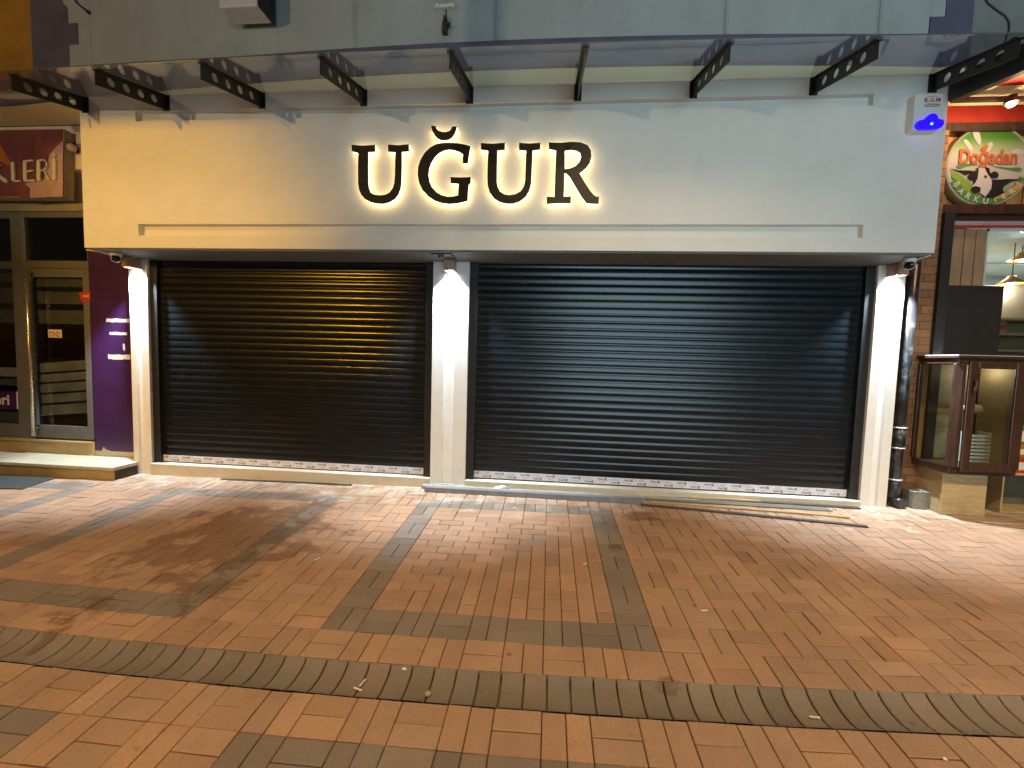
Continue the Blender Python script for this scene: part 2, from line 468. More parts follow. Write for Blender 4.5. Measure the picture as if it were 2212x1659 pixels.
M['cable'] = mat('cable_black', (0.03, 0.035, 0.035), 0.6, 0.1)
M['room_white'] = mat('shop_interior', (0.55, 0.57, 0.55), 0.6, 0.1, 2)
M['shelf_wood'] = mat('shelf_wood', (0.36, 0.26, 0.15), 0.6, 0.1, 6)
M['bulb_w'] = emit('pendant_bulb', (0.9, 0.95, 1.0), 18)
M['bulb_warm'] = emit('spot_bulb', (1.0, 0.72, 0.40), 22)
M['shade_orange'] = mat('pendant_shade', (0.55, 0.22, 0.06), 0.4, 0.05)
M['seal'] = mat('black_seal', (0.012, 0.012, 0.012), 0.7, 0.1)

def streak_stains(m, xs):
    n, l = m.node_tree.nodes, m.node_tree.links
    p = n['Principled BSDF']; src = p.inputs['Base Color'].links[0].from_socket
    geo = n.new('ShaderNodeNewGeometry'); sp = n.new('ShaderNodeSeparateXYZ'); l.new(geo.outputs['Position'], sp.inputs[0])
    mp = n.new('ShaderNodeMapping'); mp.inputs['Scale'].default_value = (14, 1, 1.6); l.new(geo.outputs['Position'], mp.inputs[0])
    nz = n.new('ShaderNodeTexNoise'); nz.inputs['Scale'].default_value = 1.6; nz.inputs['Detail'].default_value = 8; l.new(mp.outputs[0], nz.inputs['Vector'])
    tot = None
    for x, wd in xs:
        d = n.new('ShaderNodeMath'); d.operation = 'SUBTRACT'; l.new(sp.outputs['X'], d.inputs[0]); d.inputs[1].default_value = x
        e = n.new('ShaderNodeMath'); e.operation = 'ABSOLUTE'; l.new(d.outputs[0], e.inputs[0])
        r = n.new('ShaderNodeMapRange'); r.inputs['From Min'].default_value = wd; r.inputs['From Max'].default_value = 0; r.inputs['To Max'].default_value = 0.75; l.new(e.outputs[0], r.inputs['Value'])
        if tot is None: tot = r.outputs[0]
        else:
            k = n.new('ShaderNodeMath'); k.operation = 'MAXIMUM'; l.new(tot, k.inputs[0]); l.new(r.outputs[0], k.inputs[1]); tot = k.outputs[0]
    k = n.new('ShaderNodeMath'); k.operation = 'MULTIPLY'; l.new(tot, k.inputs[0]); l.new(nz.outputs['Fac'], k.inputs[1])
    mx = n.new('ShaderNodeMix'); mx.data_type = 'RGBA'; l.new(k.outputs[0], mx.inputs['Factor']); l.new(src, mx.inputs['A']); mx.inputs['B'].default_value = (.16, .17, .14, 1)
    l.new(mx.outputs['Result'], p.inputs['Base Color'])
streak_stains(M['upper'], ((-1.13, .14), (-.62, .05), (1.62, .05), (3.02, .04), (-2.1, .05)))

# pavement: per-stone colour from the mesh, joints, plaster dust and water stains
def pavement_mat(name):
    m, n, l, p = nt(name)
    at_ = n.new('ShaderNodeAttribute'); at_.attribute_name = 'tone'
    geo = n.new('ShaderNodeNewGeometry')
    def noise(scale, detail=8, rough=0.65, vec=None):
        z = n.new('ShaderNodeTexNoise'); z.inputs['Scale'].default_value = scale; z.inputs['Detail'].default_value = detail; z.inputs['Roughness'].default_value = rough
        l.new(vec or geo.outputs['Position'], z.inputs['Vector']); return z.outputs['Fac']
    def mrange(s, a, b, c, d):
        r = n.new('ShaderNodeMapRange'); r.inputs['From Min'].default_value = a; r.inputs['From Max'].default_value = b
        r.inputs['To Min'].default_value = c; r.inputs['To Max'].default_value = d; l.new(s, r.inputs['Value']); return r.outputs[0]
    def mth(op, a, b=None):
        r = n.new('ShaderNodeMath'); r.operation = op
        for k, x in enumerate((a, b)):
            if x is None: continue
            if isinstance(x, (int, float)): r.inputs[k].default_value = x
            else: l.new(x, r.inputs[k])
        return r.outputs[0]
    def mix(f, a, b, mode='MIX'):
        r = n.new('ShaderNodeMix'); r.data_type = 'RGBA'; r.blend_type = mode
        if isinstance(f, (int, float)): r.inputs['Factor'].default_value = f
        else: l.new(f, r.inputs['Factor'])
        for k, x in (('A', a), ('B', b)):
            if isinstance(x, tuple): r.inputs[k].default_value = x
            else: l.new(x, r.inputs[k])
        return r.outputs['Result']
    fine = mrange(noise(140, 6), 0.3, 0.7, 0.78, 1.18)
    big = mrange(noise(1.7, 6), 0.3, 0.7, 0.82, 1.12)
    cb = n.new('ShaderNodeCombineColor')
    k = mth('MULTIPLY', fine, big)
    for q in range(3): l.new(k, cb.inputs[q])
    c = mix(1.0, at_.outputs['Color'], cb.outputs[0], 'MULTIPLY')
    sp = n.new('ShaderNodeSeparateXYZ'); l.new(geo.outputs['Position'], sp.inputs[0])
    # dark spots of dropped gum and oil
    grime = mrange(noise(5.5, 10, 0.8), 0.50, 0.72, 0, 0.26)
    c = mix(grime, c, (0.13, 0.075, 0.040, 1))
    vo = n.new('ShaderNodeTexVoronoi'); vo.inputs['Scale'].default_value = 3.1; l.new(geo.outputs['Position'], vo.inputs['Vector'])
    gum = mrange(vo.outputs['Distance'], 0.035, 0.055, 0.6, 0)
    c = mix(gum, c, (0.10, 0.065, 0.04, 1))
    spots = mrange(noise(7.5, 3, 0.5), 0.70, 0.76, 0, 0.5)
    c = mix(spots, c, (0.035, 0.022, 0.015, 1))
    # spilled water between the stones of the left panel and by the laths
    def blob(cx, cy, rx, ry):
        dx = mth('DIVIDE', mth('SUBTRACT', sp.outputs['X'], cx), rx); dy = mth('DIVIDE', mth('SUBTRACT', sp.outputs['Y'], cy), ry)
        return mth('SUBTRACT', 1.0, mth('SQRT', mth('ADD', mth('MULTIPLY', dx, dx), mth('MULTIPLY', dy, dy))))
    nn = mth('SUBTRACT', noise(3.2, 8, 0.7), 0.5)
    nf = mth('SUBTRACT', noise(16, 8, 0.7), 0.5)
    b1 = mth('ADD', blob(-2.55, 3.15, 0.85, 1.15), mth('MULTIPLY', nn, 3.4))
    b2 = mth('ADD', blob(0.95, 4.02, 0.30, 0.16), mth('MULTIPLY', nn, 2.6))
    b3 = mth('ADD', blob(0.62, 1.90, 0.085, 0.06), mth('MULTIPLY', nf, 2.2))
    b4 = mth('ADD', blob(0.62, 3.3, 0.09, 0.10), mth('MULTIPLY', nf, 2.2))
    wet = mrange(mth('MAXIMUM', mth('MAXIMUM', b1, b4), mth('MAXIMUM', b2, b3)), 0.25, 0.42, 0, 1)
    c = mix(mth('MULTIPLY', wet, 0.54), c, (0.095, 0.040, 0.012, 1))
    # plaster dust swept out along the new front
    near = mrange(sp.outputs['Y'], 3.0, 4.6, -0.20, 0.25)
    d = mth('ADD', noise(4.2, 10, 0.75), near)
    dust = mrange(d, 0.62, 0.80, 0, 0.6)
    st = n.new('ShaderNodeMapping'); st.inputs['Scale'].default_value = (1, 2.2, 1); l.new(geo.outputs['Position'], st.inputs[0])
    d2 = mth('ADD', noise(11, 8, 0.7, st.outputs[0]), mth('MULTIPLY', near, 0.55))
    chips = mrange(d2, 0.69, 0.73, 0, 0.8)
    c = mix(mth('MAXIMUM', dust, chips), c, (0.56, 0.51, 0.44, 1))
    l.new(c, p.inputs['Base Color'])
    rg = mth('SUBTRACT', mrange(noise(20), 0.3, 0.7, 0.62, 0.82), mth('MULTIPLY', wet, 0.10))
    l.new(rg, p.inputs['Roughness'])
    bp = n.new('ShaderNodeBump'); bp.inputs['Strength'].default_value = 0.35; bp.inputs['Distance'].default_value = 0.003
    l.new(noise(90, 8), bp.inputs['Height']); l.new(bp.outputs[0], p.inputs['Normal'])
    return m
M['paver'] = pavement_mat('paver_stone')
M['joint'] = mat('joint_sand', (0.15, 0.095, 0.055), 0.95, 0.45, 5)
M['asphalt'] = mat('far_paving', (0.20, 0.115, 0.075), 0.8, 0.15, 3)

# ================================================================== GROUND
def gxy(i, j):
    k = i + 8.0
    x = -0.17068 + 0.2099 * k + 0.00042 * j + 0.00152 * k * j
    kk = max(-25, min(25, i + 12)); wgt = max(0, 1 - abs(j + 2) / 7)
    y = 2.29511 + 0.00032 * k + 0.21045 * j + 0.00031 * j * j + 0.47338 * kk * kk * wgt / 1000
    return x, y

g = MB()
g.add([(-60, -60, gz(-60) - .05), (60, -60, gz(60) - .05), (60, 60, gz(60) - .05), (-60, 60, gz(-60) - .05)], [(0, 1, 2, 3)])
tag(g.build('ground', M['joint'], origin=(0, 0, -.05), fix=False), kind='structure')

BR = (0.370, 0.222, 0.140)
GR = (0.212, 0.165, 0.134)
def tone(kind):
    b = BR if kind == 0 else GR
    v = random.gauss(1, 0.065); h = random.gauss(0, 0.022)
    return (b[0] * v * (1 + h), b[1] * v, b[2] * v * (1 - h), 1)

pv, pf, pc = [], [], []
def stone(i0, i1, j0, j1, kind, m=0.018):
    c = tone(kind)
    dz = random.uniform(-.0018, .0018); tx = random.uniform(-.0012, .0012); ty = random.uniform(-.0012, .0012)
    def ring(ins, z):
        out = []
        for a, b, sx, sy in ((i0 + ins, j0 + ins, -1, -1), (i1 - ins, j0 + ins, 1, -1), (i1 - ins, j1 - ins, 1, 1), (i0 + ins, j1 - ins, -1, 1)):
            x, y = gxy(a, b)
            out.append((x, y, gz(x) + z + dz + tx * sx + ty * sy))
        return out
    b = len(pv)
    pv.extend(ring(m / 2 + 0.016, 0)); pv.extend(ring(m / 2, -0.003)); pv.extend(ring(m / 2, -0.028))
    pc.extend([c] * 12)
    pf.append((b, b + 1, b + 2, b + 3))
    for q in range(4):
        r_ = (q + 1) % 4
        pf.append((b + 4 + q, b + 4 + r_, b + r_, b + q)); pf.append((b + 8 + q, b + 8 + r_, b + 4 + r_, b + 4 + q))

def kind_at(i, j):
    """0 red brick, 1 grey border; i, j are cell numbers"""
    if j >= -2:
        for o in (-13, -26, -39, -52):
            if o <= i < o + 9 and -1 <= j < 9:
                return 0 if (o + 1 <= i < o + 8 and 0 <= j < 8) else 1
    else:
        for o in (-13, -26, 0, 13, -39):
            if o <= i < o + 9 and j < -4 and j >= -14:
                return 0 if (o + 1 <= i < o + 8 and j < -5) else 1
    return 0
for j in list(range(-9, -4)) + list(range(-2, 14)):
    for i in range(-62, 42):
        if gxy(i, j)[1] > 4.95 or gxy(i, j)[1] < 0.2: continue
        if -12 <= i < -5 and 0 <= j < 8: continue
        kd = kind_at(i, j)
        if (i + j) % 2 == 0:
            stone(i, i + .5, j, j + 1, kd); stone(i + .5, i + 1, j, j + 1, kd)
        else:
            stone(i, i + 1, j, j + .5, kd); stone(i, i + 1, j + .5, j + 1, kd)
# second row in front of the gutter
for i in range(-62, 42):
    j = -4
    if (i % 2) == 0:
        stone(i, i + 1, j, j + .5, 0); stone(i, i + 1, j + .5, j + 1, 0)
    else:
        stone(i, i + .5, j, j + 1, 0); stone(i + .5, i + 1, j, j + 1, 0)
# stepped bond inside the middle panel
for r in range(16):
    e = min(7, 1 + .5 * max(0, r - 1))
    a = e
    while a > 1e-6:
        stone(-12 + max(0, a - 1), -12 + a, r * .5, r * .5 + .5, 0); a -= 1
for k in range(12):
    top = min(8, .5 * (k + 2)); x0 = -12 + 1 + .5 * k
    if x0 >= -5.01: break
    t = top
    while t > 1e-6:
        stone(x0, x0 + .5, max(0, t - 1), t, 0); t -= 1
me = bpy.data.meshes.new('pavement')
me.from_pydata(pv, [], pf)
ca = me.color_attributes.new('tone', 'FLOAT_COLOR', 'POINT')
ca.data.foreach_set('color', [x for c in pc for x in c])
me.materials.append(M['paver'])
pav = bpy.data.objects.new('pavement', me); col.objects.link(pav)
tag(pav, kind='structure')

# dished drainage channel: one run of curved grey stones
pv, pf, pc = [], [], []
q = -62.0
prof = [(-3.0, -.001), (-2.96, -.006), (-2.86, -.020), (-2.7, -.030), (-2.5, -.034), (-2.3, -.030), (-2.14, -.020), (-2.04, -.006), (-2.0, -.001)]
while q < 42:
    c = tone(1); c = (c[0] * .92, c[1] * .94, c[2] * .92, 1); dz = random.uniform(-.0015, .0015); b = len(pv)
    wd = 0.535
    for s in (q + .016, q + .034, q + wd - .034, q + wd - .016):
        drop = .004 if s in (q + .016, q + wd - .016) else 0
        for (jj, z) in prof:
            x, y = gxy(s, jj + (0.015 if jj == -3 else -0.015 if jj == -2 else 0))
            pv.append((x, y, gz(x) + z + dz - drop)); pc.append(c)
    npf = len(prof)
    for a in range(3):
        for t in range(npf - 1):
            pf.append((b + a * npf + t, b + (a + 1) * npf + t, b + (a + 1) * npf + t + 1, b + a * npf + t + 1))
    for s_ in (0, 3):
        e = len(pv)
        for t in range(npf):
            p_ = pv[b + s_ * npf + t]; pv.append((p_[0], p_[1], p_[2] - .03)); pc.append(c)
        for t in range(npf - 1):
            pf.append((b + s_ * npf + t, b + s_ * npf + t + 1, e + t + 1, e + t))
    q += wd
me = bpy.data.meshes.new('gutter')
me.from_pydata(pv, [], pf)
ca = me.color_attributes.new('tone', 'FLOAT_COLOR', 'POINT')
ca.data.foreach_set('color', [x for c in pc for x in c])
me.polygons.foreach_set('use_smooth', [True] * len(me.polygons))
me.materials.append(M['paver'])
gut = bpy.data.objects.new('gutter', me); col.objects.link(gut)
md = gut.modifiers.new('edge', 'EDGE_SPLIT'); md.split_angle = R(35)
tag(gut, kind='structure')

# ================================================================== MAIN SHOP BUILDING
bld = thing('shop_building', (-0.8, 4.62, 0), 'white painted shopfront with two dark shutter bays under a wide blank fascia', 'building')
ZS, ZF = 2.621, 4.245
f = MB()
xs0, xs1 = -4.543, 2.976
xf0, xf1 = -5.207, 3.625
bands = [(ZS, 2.756, None), (2.756, 2.881, 1), (2.881, 3.975, None), (3.975, 4.082, 1), (4.082, ZF, None)]
for z0, z1, slot in bands:
    if slot is None:
        f.box(xf0, xf1, 4.2, 4.262, z0, z1)
    else:
        f.box(xf0, xs0, 4.2, 4.262, z0, z1); f.box(xs1, xf1, 4.2, 4.262, z0, z1)
f.box(xf0, xf1, 4.262, 4.62, ZS, ZF)
f.build('fascia', M['fascia'], bld)
f = MB(); f.box(xf0 + .02, xf1 - .02, 4.225, 4.80, ZS - .018, ZS - .003); f.build('soffit', M['soffit'], bld)

# pillars with a shallow groove down the face
def pillar(x0, x1, zb, gx0, gx1, y0=4.625):
    d = 0.030
    poly = [(x0, y0), (gx0, y0), (gx0 + .006, y0 + d), (gx1 - .006, y0 + d), (gx1, y0), (x1, y0), (x1, y0 + .30), (x0, y0 + .30)]
    b = MB(); b.prism([poly], zb, ZS - .02, plane='xy')
    return b.build('pillar', M['pillar'], bld, bevel=.003)
pillar(-5.150, -4.905, -.12, -5.075, -5.000)
pillar(-1.326, -0.903, .014, -1.185, -1.060)
pillar(3.463, 3.735, -.02, 3.560, 3.640)

# door sills and the rough plinth under them
f = MB(); f.box(-4.905, -1.326, 4.600, 4.80, -.15, .072); f.build('sill', M['sill'], bld, bevel=.006)
f = MB(); f.box(-.903, 3.463, 4.600, 4.80, -.10, .070); f.build('sill', M['sill'], bld, bevel=.006)
f = MB(); f.box(-1.40, 3.42, 4.53, 4.599, -.10, .006); f.box(-1.326, -.903, 4.60, 4.80, -.10, .012); f.build('plinth', M['plinth'], bld, bevel=.006)

# roller shutters
def shutter(x0, x1):
    pitch = .0852; z0 = .168; ztop = ZS - .03
    prof = []
    z = z0
    while z < ztop:
        for (dz, dy) in ((0.000, 0.006), (.004, .006), (.0044, .0006), (.008, .0000), (.014, -.0009), (.022, -.0018), (.034, -.0026), (.046, -.0027), (.058, -.0020), (.068, -.0009), (.0755, .0002), (.0796, .0010), (.080, .006)):
            prof.append((4.705 + dy, z + dz))
        z += pitch
    xa, xb = x0 + .02, x1 - .02
    n = len(prof)
    b = MB()
    nx = 6
    for k in range(nx):
        a0 = xa + (xb - xa) * k / nx; a1 = xa + (xb - xa) * (k + 1) / nx
        vs = [(a0, y, z) for y, z in prof] + [(a1, y, z) for y, z in prof]
        b.add(vs, [(i, n + i, n + i + 1, i + 1) for i in range(n - 1)], 0, True)
    s = b.build('roller_shutter', M['shutter'], bld, fix=False)
    es = s.modifiers.new('lips', 'EDGE_SPLIT'); es.split_angle = R(22)
    rl = MB()
    for (r0, r1) in ((x0 + .001, x0 + .092), (x1 - .092, x1 - .001)):
        rl2 = MB(); rl2.box(r0, r1, 4.655, 4.740, .0735, ZS - .02); rl2.build('guide_rail', M['rail'], s, bevel=.004)
    br = MB(); br.box(x0 + .03, x1 - .03, 4.698, 4.725, .0735, .167); br.build('bottom_rail', M['seal'], s)
    # printed protective film still on the bottom rail, lettering upside down
    fm = MB(); yf = 4.692
    fm.box(x0 + .004, x1 - .004, yf, yf + .004, .086, .166, 0)
    p = 0.300; k = 0; xx = x0 + .05
    while xx < x1 - .20:
        for row, off in ((0, 0), (1, p / 2)):
            zb = .130 if row == 0 else .094
            ax = xx + off
            if ax + .105 > x1 - .02: continue
            put_text(fm, 'ASAŞ', ax, ax + .070, zb, zb + .026, yf - .0012, 1, 0.02, flip=True)
            fm.box(ax + .076, ax + .102, yf - .0022, yf - .0004, zb - .001, zb + .027, 2)
            put_text(fm, 'L', ax + .082, ax + .095, zb + .005, zb + .020, yf - .0034, 0, 0.03, flip=True)
            if ax + .24 < x1 - .02:
                fm.box(ax + .130, ax + .136, yf - .0016, yf - .0004, zb + .004, zb + .022, 3)
                fm.box(ax + .125, ax + .141, yf - .0026, yf - .0014, zb + .016, zb + .024, 3)
                for t in range(3):
                    fm.box(ax + .165, ax + .235 - .012 * (t % 2), yf - .0016, yf - .0004, zb + .002 + t * .009, zb + .0065 + t * .009, 3)
        xx += p
    fm.build('protective_film', [M['film'], M['ink'], M['ink_red'], M['ink_grey']], s)
    return s
shutter(-4.905, -1.326)
shutter(-.903, 3.463)
# dark lobby behind the shutters so nothing shows round the edges
f = MB(); f.box(-5.2, 3.9, 4.86, 4.90, -.2, ZS); f.build('back_wall', M['dark_room'], bld)

# upper storey: render panels between joints, purple border
def bandtop(x): return 4.728 - .0066 * max(-6.0, min(6.0, x + .2)) ** 2
def bandbot(x): return 4.462 - .0066 * max(-6.0, min(6.0, x + .2)) ** 2
f = MB()
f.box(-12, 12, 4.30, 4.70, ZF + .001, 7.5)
f.build('upper_wall', M['yellow_lit_wall'], bld)
seams = [-5.13, -2.95, -.62, 1.62, 3.02, 3.46]
f = MB()
for a, b in zip(seams[:-1], seams[1:]):
    p = [(a + .0015, bandtop(a))] + [(a + (b - a) * t / 8, bandtop(a + (b - a) * t / 8)) for t in range(1, 8)] + [(b - .0015, bandtop(b)), (b - .0015, 7.2), (a + .0015, 7.2)]
    f.prism([p], 4.268, 4.30)
f.box(3.46, 3.59, 4.268, 4.30, 4.80, 7.2)
def wp(u, v): q = at(u, v, 4.268); return (q.x, q.z)
xl = wp(150, 100)[0]; xm = wp(170, 75)[0]
z97, z50 = wp(160, 97)[1], wp(160, 50)[1]
f.prism([[(xl, bandtop(xl)), (-5.1315, bandtop(-5.13)), (-5.1315, 7.2), (xl - .06, 7.2), (xl - .06, z50 + .22), (xl, z50 + .16), (xl, z50), (xm, z50), (xm, z97), (xl, z97)]], 4.268, 4.30)
f.build('wall_panel', M['upper'], bld)
f = MB()
xsb = [-6.4 + (3.83 + 6.4) * t / 40 for t in range(41)]
f.prism([[(x, bandbot(x)) for x in xsb] + [(x, bandtop(x)) for x in reversed(xsb)]], 4.262, 4.268 + .03)
f.prism([[(3.595, 4.80), (3.595, 7.2), (3.83, 7.2), (3.83, bandtop(3.83) - .004), (3.466, bandtop(3.466) - .004), (3.466, 4.795), (3.595, 4.795)]], 4.264, 4.30)
f.prism([[(-5.86, bandtop(-5.86) + .001), (-5.14, bandtop(-5.14) + .001), (-5.14, 7.2), (-5.86, 7.2)]], 4.274, 4.2995)
f.build('painted_band', M['purple_band'], bld)
M['painted_glare'] = mat('glare_paint', (0.46, 0.23, 0.025), 0.7, 0.25, 1.6, 0.2, 40)  # orange glare in the upper left corner, painted as a wall colour
f = MB(); f.box(-12, -5.862, 4.276, 4.2995, bandtop(-6.2), 7.2); f.box(-12, -6.402, 4.278, 4.2994, ZF + .002, bandtop(-6.2) - .001); f.build('glare_panel', M['painted_glare'], bld)
f = MB(); f.box(3.831, 9, 4.27, 4.30, 4.30, 7.2); f.build('grey_wall_panel', M['grey_wall'], bld)

# ================================================================== GLASS CANOPY
can = thing('glass_canopy', (-.8, 4.2, 4.24), 'long glass canopy on black drilled steel brackets above the white fascia', 'canopy')
BX = [-5.13, -4.17, -3.08, -1.965, -.855, .228, 1.335, 2.435, 3.475]
def oy(x): return 3.36 + .009 * (x + .3) ** 2
def oz(x): return 3.975 + .0035 * (x + .3) ** 2
br0 = None
for x in BX:
    y1, zt = oy(x), oz(x)
    L = 4.2 - y1
    def zt_at(t): return 4.232 + (zt - 4.232) * t
    def zb_at(t): return 4.082 + (zt - .142 - 4.082) * t
    outline = [(4.197, 4.082), (4.197, 4.232), (y1, zt), (y1, zt - .142)]
    holes = []
    for t in (.20, .40, .60, .80):
        yc = 4.197 - L * t; zc = (zt_at(t) + zb_at(t)) / 2
        holes.append([(yc + .037 * math.cos(a * math.pi / 8), zc + .037 * math.sin(a * math.pi / 8)) for a in range(16)])
    b = MB()
    b.prism([outline] + holes, x - .005, x + .005, plane='yz')
    b.beam((x, 4.197, 4.224), (x, y1, zt - .008), .060, .008)
    b.box(x - .036, x + .036, 4.188, 4.1985, 4.075, 4.236)
    for zz in (4.105, 4.205):
        for sx in (-.022, .022):
            b.lathe([(.008, 0), (.008, .006), (.004, .009)], (x + sx, 4.188, zz), 8, axis='y')
    b.lathe([(.022, 0), (.022, .012), (.012, .02)], (x, y1 + .05, zt + .014), 12)
    br = b.build('bracket', M['black_metal'], can)
edges = [-6.1] + BX[1:-1] + [3.60]
for a, b_ in zip(edges[:-1], edges[1:]):
    f = MB(); n = 5
    xa, xb = a + .004, b_ - .004
    lo, hi = [], []
    for t in range(n + 1):
        x = xa + (xb - xa) * t / n
        z1 = oz(x) + (oz(x) - 4.232) / (4.2 - oy(x)) * .05
        lo.append([(x, 4.198, 4.236), (x, oy(x) - .05, z1 + .004)])
    vs = []
    for (p0, p1) in lo: vs += [p0, p1, (p0[0], p0[1], p0[2] + .010), (p1[0], p1[1], p1[2] + .010)]
    fs = []
    for t in range(n):
        q0, q1 = 4 * t, 4 * (t + 1)
        fs += [(q0, q0 + 1, q1 + 1, q1), (q0 + 2, q1 + 2, q1 + 3, q0 + 3), (q0 + 1, q0 + 3, q1 + 3, q1 + 1), (q0, q1, q1 + 2, q0 + 2)]
    fs += [(0, 2, 3, 1), (4 * n, 4 * n + 1, 4 * n + 3, 4 * n + 2)]
    f.add(vs, fs)
    for t in range(n): f.m[4 * t + 2] = 1
    f.build('glass_panel', [M['canopy_glass'], M['glass_edge']], can)

# ================================================================== LETTER SIGN
LT = {
'U1': [[(72,253),(170,260),(265,252),(267,308),(210,312),(208,440),(209,560),(214,605),(228,645),(258,665),(300,672),(345,668),(385,650),(412,615),(426,570),(431,500),(435,312),(375,308),(375,250),(460,256),(546,248),(548,305),(488,310),(488,430),(485,560),(478,612),(460,662),(430,700),(385,728),(335,741),(285,740),(230,728),(185,705),(152,668),(133,622),(126,570),(125,440),(127,330),(124,318),(75,305)]],
'BREVE': [[(730,94),(772,98),(777,118),(792,135),(825,147),(855,147),(885,138),(898,122),(903,101),(945,100),(938,130),(925,162),(905,190),(880,207),(850,215),(815,213),(785,200),(760,172),(742,138)]],
'G': [[(1060,265),(1052,300),(1044,350),(1037,405),(995,405),(993,370),(996,330),(965,310),(925,296),(885,290),(840,297),(795,320),(758,358),(730,405),(714,452),(710,503),(718,555),(740,605),(775,645),(820,672),(870,684),(915,682),(955,672),(958,620),(960,575),(895,570),(893,520),(975,523),(1062,520),(1060,570),(1045,580),(1038,640),(1035,715),(1000,725),(940,738),(880,742),(820,735),(760,715),(705,678),(660,628),(632,568),(620,503),(623,440),(642,380),(675,322),(720,277),(770,249),(825,236),(880,234),(950,239),(1010,250)]],
'U2': [[(1145,237),(1240,244),(1345,235),(1345,292),(1282,298),(1279,430),(1278,560),(1286,605),(1305,642),(1340,664),(1380,670),(1430,663),(1475,638),(1500,600),(1512,550),(1515,450),(1520,298),(1462,295),(1462,236),(1550,242),(1640,235),(1638,290),(1575,297),(1570,430),(1563,570),(1548,630),(1515,685),(1465,722),(1410,740),(1360,740),(1305,728),(1252,696),(1217,648),(1201,590),(1198,520),(1200,420),(1205,300),(1145,290)]],
'R': [[(1708,233),(1800,236),(1900,228),(1975,232),(2030,255),(2058,298),(2062,350),(2050,400),(2020,443),(1985,473),(1963,487),(2000,555),(2050,632),(2080,668),(2105,684),(2125,680),(2122,742),(2060,740),(2020,735),(1985,690),(1930,600),(1880,515),(1850,487),(1838,487),(1836,600),(1832,683),(1892,682),(1890,738),(1800,735),(1690,742),(1692,683),(1755,685),(1760,520),(1765,400),(1768,297),(1708,285)],
      [(1842,300),(1841,380),(1841,455),(1880,450),(1930,430),(1963,395),(1977,352),(1968,318),(1940,300),(1890,293)]],
}
def lpt(p, y):
    q = at((1350 + p[0] * .474684) / 1.8228, (450 + p[1] * .474684) / 1.8228, y)
    return (q.x, q.z)
YL = 4.128
sign = thing('letter_sign', (-.65, 4.2, 2.95), 'backlit black serif letters UĞUR with a warm halo on the white fascia', 'sign')
def letter(keys):
    b = MB()
    for k in keys: b.prism([[lpt(p, YL) for p in l] for l in LT[k]], YL, YL + .012)
    o = b.build('letter', M['letter'], sign)
    b = MB()
    for k in keys:
        b.prism([[lpt(p, YL) for p in l] for l in LT[k]], YL + .0125, 4.192)
    b.build('light_body', M['glow'], o)
for keys in (('U1',), ('G', 'BREVE'), ('U2',), ('R',)): letter(keys)

# street lamp whose flat hood cuts the orange light off level with the fascia
sl = thing('street_lamp', (-5.6, -3.1, gz(-5.6)), 'grey street lamp post with a flat shaded head over the paving', 'street lamp')
f = MB()
for (x0, x1, y0, y1) in ((-5.95, -5.25, -2.36, -2.35), (-5.95, -5.25, -3.06, -3.05), (-5.95, -5.94, -3.05, -2.36), (-5.26, -5.25, -3.05, -2.36)): f.box(x0, x1, y0, y1, 3.999, 4.14)
f.box(-5.95, -5.25, -3.06, -2.35, 4.141, 4.16); f.build('lamp_head', M['black_metal'], sl)
f = MB(); f.tube([(-5.6, -3.12, gz(-5.6)), (-5.6, -3.12, 4.1)], [.07, .045], 16); f.tube([(-5.6, -3.12, 4.05), (-5.6, -3.0, 4.15)], .03, 10); f.build('pole', M['black_metal'], sl)

fl = thing('fill_light', (-7.5, -6.2, gz(-7.5)), 'added fill lamp on a pole with a flat plate blocking its downward light', 'fill_light')
f = MB(); f.box(-8.6, -6.4, -6.3, -5.40, 3.262, 3.272); f.box(-8.6, -6.4, -6.31, -6.30, 3.262, 3.60); f.build('light_blocker', M['black_metal'], fl)  # unseen plate added to keep the fill light off the shutters
f = MB(); f.tube([(-7.5, -6.25, gz(-7.5)), (-7.5, -6.25, 3.26)], .05, 14); f.build('pole', M['black_metal'], fl)

# ================================================================== WALL LAMPS
def make_wall_lamp(x, y, z):
    t = thing('wall_lamp', (x, y, z), 'x', 'wall lamp', 'copper downlights on the white pillars')
    b = MB(); b.box(x - .058, x + .058, y - .010, y, z - .065, z + .120); b.build('back_plate', M['copper'], t, bevel=.002)
    b = MB(); s = .058
    for (x0, x1, y0, y1) in ((x - s, x + s, y - .160, y - .154), (x - s, x + s, y - .018, y - .012), (x - s, x - s + .006, y - .154, y - .018), (x + s - .006, x + s, y - .154, y - .018)):
        b.box(x0, x1, y0, y1, z, z + .120)
    b.box(x - s + .006, x + s - .006, y - .154, y - .018, z + .112, z + .118)
    b.build('housing', M['copper'], t, bevel=.0015)
    b = MB(); b.box(x - .040, x + .040, y - .125, y - .045, z + .022, z + .028); b.build('lens', M['led'], t)
    lamp('downlight', 'SPOT', (x, y - .085, z + .012), 600, (.76, .91, 1.0), .025, (x, y + .09, z - 1), 96, .6, parent=t)
    lamp('uplight_spill', 'SPOT', (x + .02, y - .085, z + .125), .9, (.80, .95, .92), .02, (x + .02, y - .1, z + 1), 130, .8, parent=t)
    return t
wl = make_wall_lamp(-1.112, 4.655, 2.475)
wl['label'] = 'copper downlight lit on the middle white pillar between the two shutters'
w2 = copy_tree(wl); w2.location = (-5.035, 4.655, 2.475)
w2['label'] = 'copper downlight lit on the narrow pillar beside the purple panel'
w3 = copy_tree(wl); w3.location = (3.600, 4.655, 2.475)
w3['label'] = 'copper downlight lit on the pillar beside the black downpipe'

